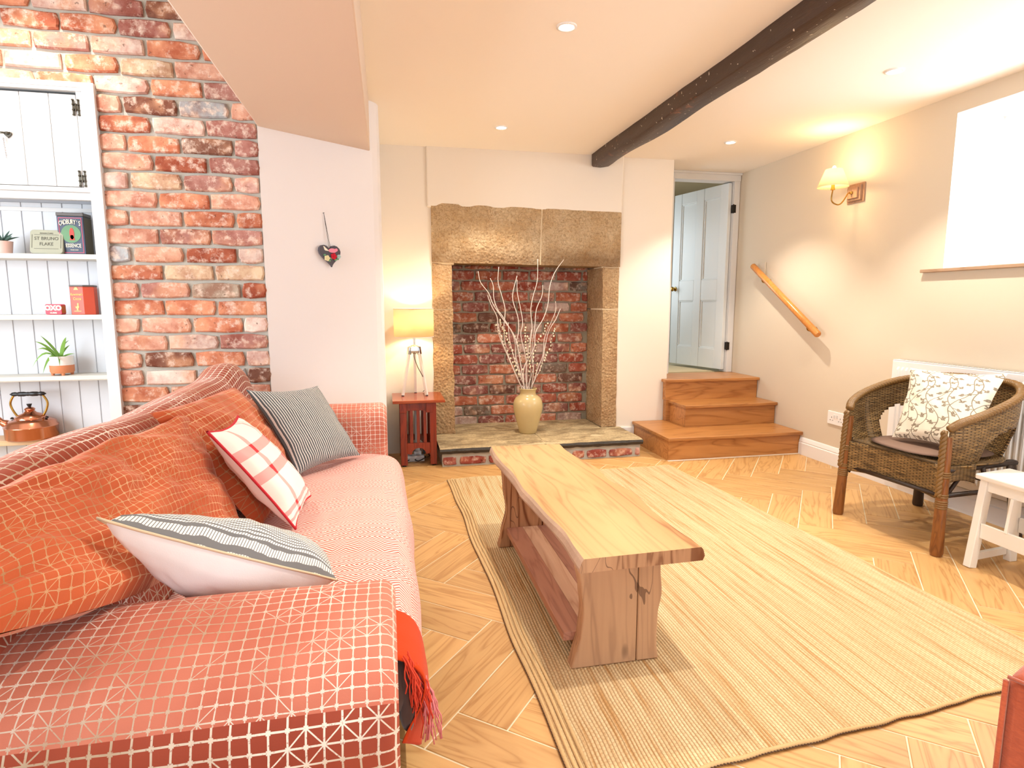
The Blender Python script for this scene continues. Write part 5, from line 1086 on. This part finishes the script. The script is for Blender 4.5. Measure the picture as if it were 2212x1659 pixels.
# ------------------------------------------------------------ wicker chair
t = thing('wicker_armchair', (2.95, 2.68, 0), 'brown woven wicker tub armchair with rattan legs in front of the radiator', 'chair')
rim = smooth_path([(2.655, 2.965, .645), (2.70, 2.995, .685), (2.82, 3.025, .735), (3.02, 3.03, .79), (3.18, 2.95, .825), (3.245, 2.80, .838), (3.25, 2.60, .838), (3.205, 2.45, .828), (3.07, 2.345, .785), (2.87, 2.33, .715), (2.745, 2.345, .675), (2.70, 2.365, .64)], 14)
seatc = Vector((2.94, 2.67, .455)); NR = len(rim)
def seatpt(i):
    p = rim[i]; d = Vector((p.x - 2.93, p.y - 2.67, 0)); f = .90 if d.x > -.1 else .97
    return Vector((2.93 + d.x * f, 2.67 + d.y * f, .45))
m = MB(); NV = 26; vs = []; us = []; al = 0
for i in range(NR):
    if i: al += (rim[i] - rim[i - 1]).length
    for j in range(NV + 1):
        f = j / NV; a = seatpt(i); r_ = rim[i]; p = a.lerp(r_, f); out = Vector((r_.x - 2.93, r_.y - 2.67, 0)).normalized(); p = p + out * (.018 * sin(pi * f) - .02 * (1 - f))
        vs.append(p); us.append((al, f * (r_.z - .45)))
fs = []
for i in range(NR - 1):
    x_ = rim[i].x; side = abs(rim[i].y - 2.68) > .22
    for j in range(NV):
        zf = (j + .5) / NV
        hole = side and 2.90 < x_ < 3.17 and zf < .56 and ((x_ - 3.035) / .135) ** 2 + max(0, (zf - .28) / .28) ** 2 < 1
        if not hole: fs.append((i * (NV + 1) + j, (i + 1) * (NV + 1) + j, (i + 1) * (NV + 1) + j + 1, i * (NV + 1) + j + 1))
m.add(vs, fs, us); build('woven_shell', m, M['wicker'], t, smooth=True, solid=.012)
def braid(m, path, R, r_, turns, strands=3):
    P_ = [Vector(p) for p in path]; n_ = len(P_)
    for s_ in range(strands):
        pts = []
        for i in range((n_ - 1) * 3 + 1):
            x_ = i / 3; a = min(int(x_), n_ - 2); p = P_[a].lerp(P_[a + 1], x_ - a); tg = (P_[a + 1] - P_[a]).normalized(); sd = tg.cross(Vector((0, 0, 1))); sd = sd.normalized() if sd.length > .1 else Vector((0, 1, 0)); un = tg.cross(sd)
            th_ = 2 * pi * (s_ / strands + turns * x_ / (n_ - 1)); pts.append(p + sd * R * cos(th_) + un * R * sin(th_) * .7)
        m.tube(pts, r_, 6)
m = MB(); braid(m, rim, .013, .011, 42); build('braided_rim', m, M['braid'], t, smooth=True)
post = {'FL': ((2.628, 2.968), (2.655, 2.960)), 'FR': ((2.668, 2.345), (2.70, 2.372)), 'BL': ((3.235, 3.0), (3.18, 2.95)), 'BR': ((3.235, 2.40), (3.18, 2.43))}
for kx, (f0, f1) in post.items():
    top = .60 if kx[0] == 'F' else .44
    b = MB(); pa = Vector((f0[0], f0[1], 0)); pb = Vector((f1[0], f1[1], top)); b.tube([pa, pa.lerp(pb, .03), pa.lerp(pb, .3), pa.lerp(pb, .7), pb], [.026, .030, .027, .024, .022], 14); lg = build('leg', b, M['rattan'] if kx[0] == 'F' else M['rattan_dk'], t, smooth=True, auto=50)
    if kx[0] == 'F':
        for z_ in (.245, .256, .267, .278, .30, .311, .40, .411, .422):
            b = MB()
            p = pa.lerp(pb, z_ / top); b.tube([p + Vector((.024 * cos(a), .024 * sin(a), 0)) for a in [2 * pi * q / 14 for q in range(15)]], .005, 6, False); build('cane_binding', b, M['braid'], lg, smooth=True)
        b = MB(); braid(b, [pa.lerp(pb, .5 + .55 * q / 8) + Vector((-.024, 0, 0)) for q in range(9)], .010, .009, 5); build('braided_edge', b, M['braid'], lg, smooth=True)
# apron: front and sides
def apron(p0, p1, nm, ztop=.455, zb0=.275, dip=.03, bow=-.02):
    m = MB(); p0 = Vector(p0); p1 = Vector(p1); d = (p1 - p0); nn_ = Vector((-d.y, d.x)).normalized()
    def f(u_, v_):
        p = p0.lerp(p1, u_) + nn_ * bow * sin(pi * u_); zb = zb0 + .02 * sin(pi * u_); return (p.x, p.y, ztop + (zb - ztop) * v_)
    m.grid(f, 22, 10, uv=lambda a, c_: (a * d.length, c_ * .16)); build(nm, m, M['wicker'], t, smooth=True, solid=.010)
apron((2.645, 2.955), (2.69, 2.375), 'front_apron', bow=.025)
apron((2.69, 2.36), (2.86, 2.35), 'side_apron', zb0=.36, bow=0); apron((2.65, 2.985), (2.84, 3.0), 'side_apron', zb0=.36, bow=0)
b = MB()
rail_ = [(2.66, 2.955, .30), (3.20, 2.975, .29), (3.205, 2.42, .29), (2.695, 2.365, .30)]
for a, c_ in zip(rail_, rail_[1:] + rail_[:1]): b.tube([a, c_], .012, 10)
for yb in (2.38, 2.99): b.tube([(2.70, yb, .25), (2.80, yb, .38), (2.86, yb, .43)], .010, 8); b.tube([(3.0, yb, .29), (2.94, yb, .43)], .012, 8); b.tube([(3.06, yb, .29), (3.12, yb, .43)], .012, 8)
b.tube([(2.70, 2.36, .43), (3.20, 2.42, .43)], .014, 8); b.tube([(2.70, 2.98, .43), (3.20, 2.96, .43)], .014, 8); build('underframe', b, M['rattan_dk'], t, smooth=True)
m = MB(); 
def seatF(u_, v_):
    a = seatpt(int(round(u_ * (NR - 1)))); c_ = Vector((2.66 + .03 * u_, 2.965 - .6 * u_, .455)); return c_.lerp(a, v_)
m.grid(seatF, NR - 1, 6, uv=lambda a, c_: (a, c_ * .5)); build('seat', m, M['wicker'], t, smooth=True, solid=.010)
m = MB()
def pad(s_):
    def f(u_, v_):
        a = 2 * pi * u_; cx, cy = 2.915, 2.665; p = abs(cos(a)) ** .75 * (1 if cos(a) > 0 else -1), abs(sin(a)) ** .75 * (1 if sin(a) > 0 else -1)
        return (cx + .245 * p[0] * v_, cy + .265 * p[1] * v_, .468 + s_ * .010 * (1 - v_ ** 6) + .008 + .002 * fbm((cos(a) * v_ * 2, sin(a) * v_ * 2, 1)))
    return f
m.grid(pad(1), 48, 8); m.grid(pad(-1), 48, 8, flip=True); o = build('seat_pad', m, M['seatpad'], smooth=True, merge=True); tag(o, 'flat brown seat pad on the wicker armchair', 'cushion')
pillow('cushion', (2.985, 2.90, .885), (3.10, 2.43, .90), (2.86, 2.36, .50), (2.80, 2.80, .50), .065, M['sprig'], None, labels='cream cushion printed with grey-brown leafy sprigs on the wicker armchair', wr=.010, seed=12)
# ------------------------------------------------------------ white stool table
t = thing('white_stool', (2.85, 1.95, 0), 'white painted wooden stool table with splayed legs at the right edge beside the wicker chair', 'stool')
b = MB(); b.prism([(2.735, 2.245), (2.985, 2.285), (3.02, 1.60), (2.72, 1.58)], .425, .450); build('stool_top', b, M['whitewood'], t, bevel=.006)
lgs = [((2.690, 2.205), (2.755, 2.225)), ((2.955, 2.225), (2.955, 2.245)), ((2.675, 1.62), (2.745, 1.62)), ((3.01, 1.62), (2.98, 1.62))]
for f0, f1 in lgs: b = MB(); b.bar((f0[0] + .02, f0[1], 0), (f1[0] + .02, f1[1] - .01, .425), .042, .036, (0, 1, 0)); build('leg', b, M['whitewood'], t, bevel=.003)
b = MB(); b.bar((2.768, 2.21, .398), (2.762, 1.63, .398), .016, .052); build('apron_rail', b, M['whitewood'], t, bevel=.002)
b = MB(); b.bar((2.78, 2.235, .398), (2.96, 2.25, .398), .016, .052); build('apron_rail', b, M['whitewood'], t, bevel=.002)
b = MB(); b.bar((2.738, 2.19, .185), (2.728, 1.63, .185), .014, .072); build('side_rail', b, M['whitewood'], t, bevel=.002)
b = MB(); b.bar((2.99, 2.21, .185), (2.99, 1.63, .185), .014, .072); build('side_rail', b, M['whitewood'], t, bevel=.002)
b = MB(); b.bar((2.722, 2.215, .045), (2.95, 2.235, .05), .020, .035); build('stretcher', b, M['whitewood'], t, bevel=.002)
for yy in (2.07, 1.90, 1.74): b = MB(); b.bar((2.742, yy, .215), (2.762, yy, .375), .040, .014, (0, 1, 0)); build('slat', b, M['whitewood'], t, bevel=.002)
# ------------------------------------------------------------ orange armchair (corner in view)
t = thing('orange_armchair', (1.65, .6, 0), 'burnt orange chenille armchair, only its corner showing at bottom right', 'armchair')
ca = Vector((1.150, .842, 0)); e1 = Vector((.93, .37, 0)).normalized(); e2 = Vector((.37, -.93, 0)).normalized()
def rbox(nm, a0, a1, c0_, c1, z0_, z1_, bv=.02):
    vs = [ca + e1 * a + e2 * c_ + Vector((0, 0, z_)) for z_ in (z0_, z1_) for c_ in (c0_, c1) for a in (a0, a1)]
    b = MB(); b.add(vs, [(0, 2, 3, 1), (4, 5, 7, 6), (0, 1, 5, 4), (2, 6, 7, 3), (0, 4, 6, 2), (1, 3, 7, 5)]); o = build(nm, b, M['chenille'], t, bevel=bv, smooth=True, auto=60); return o
rbox('arm', 0, .17, 0, .75, .06, .545); rbox('arm', .63, .80, 0, .75, .06, .545); rbox('seat_cushion', .172, .628, .02, .62, .28, .44, .04); rbox('seat_base', .165, .635, .03, .7, .06, .28); rbox('backrest', .165, .635, .62, .80, .28, .85, .04)
b = MB(); q = [ca + e1 * 0.003 + Vector((0, 0, .06)), ca + e1 * 0.003 + Vector((0, 0, .53))]; b.tube(q, .005, 8); b.tube([ca + e2 * .003 + Vector((0, 0, .54)), ca + e2 * .74 + Vector((0, 0, .54))], .004, 8); build('piping', b, M['chenille'], t, smooth=True)
for a, c_ in ((.05, .05), (.75, .05), (.05, .7), (.75, .7)):
    p = ca + e1 * a + e2 * c_; b = MB(); b.lathe((p.x, p.y, 0), [(.001, 0), (.018, 0), (.024, .06), (.001, .06)], 12); build('foot', b, M['black'], t)
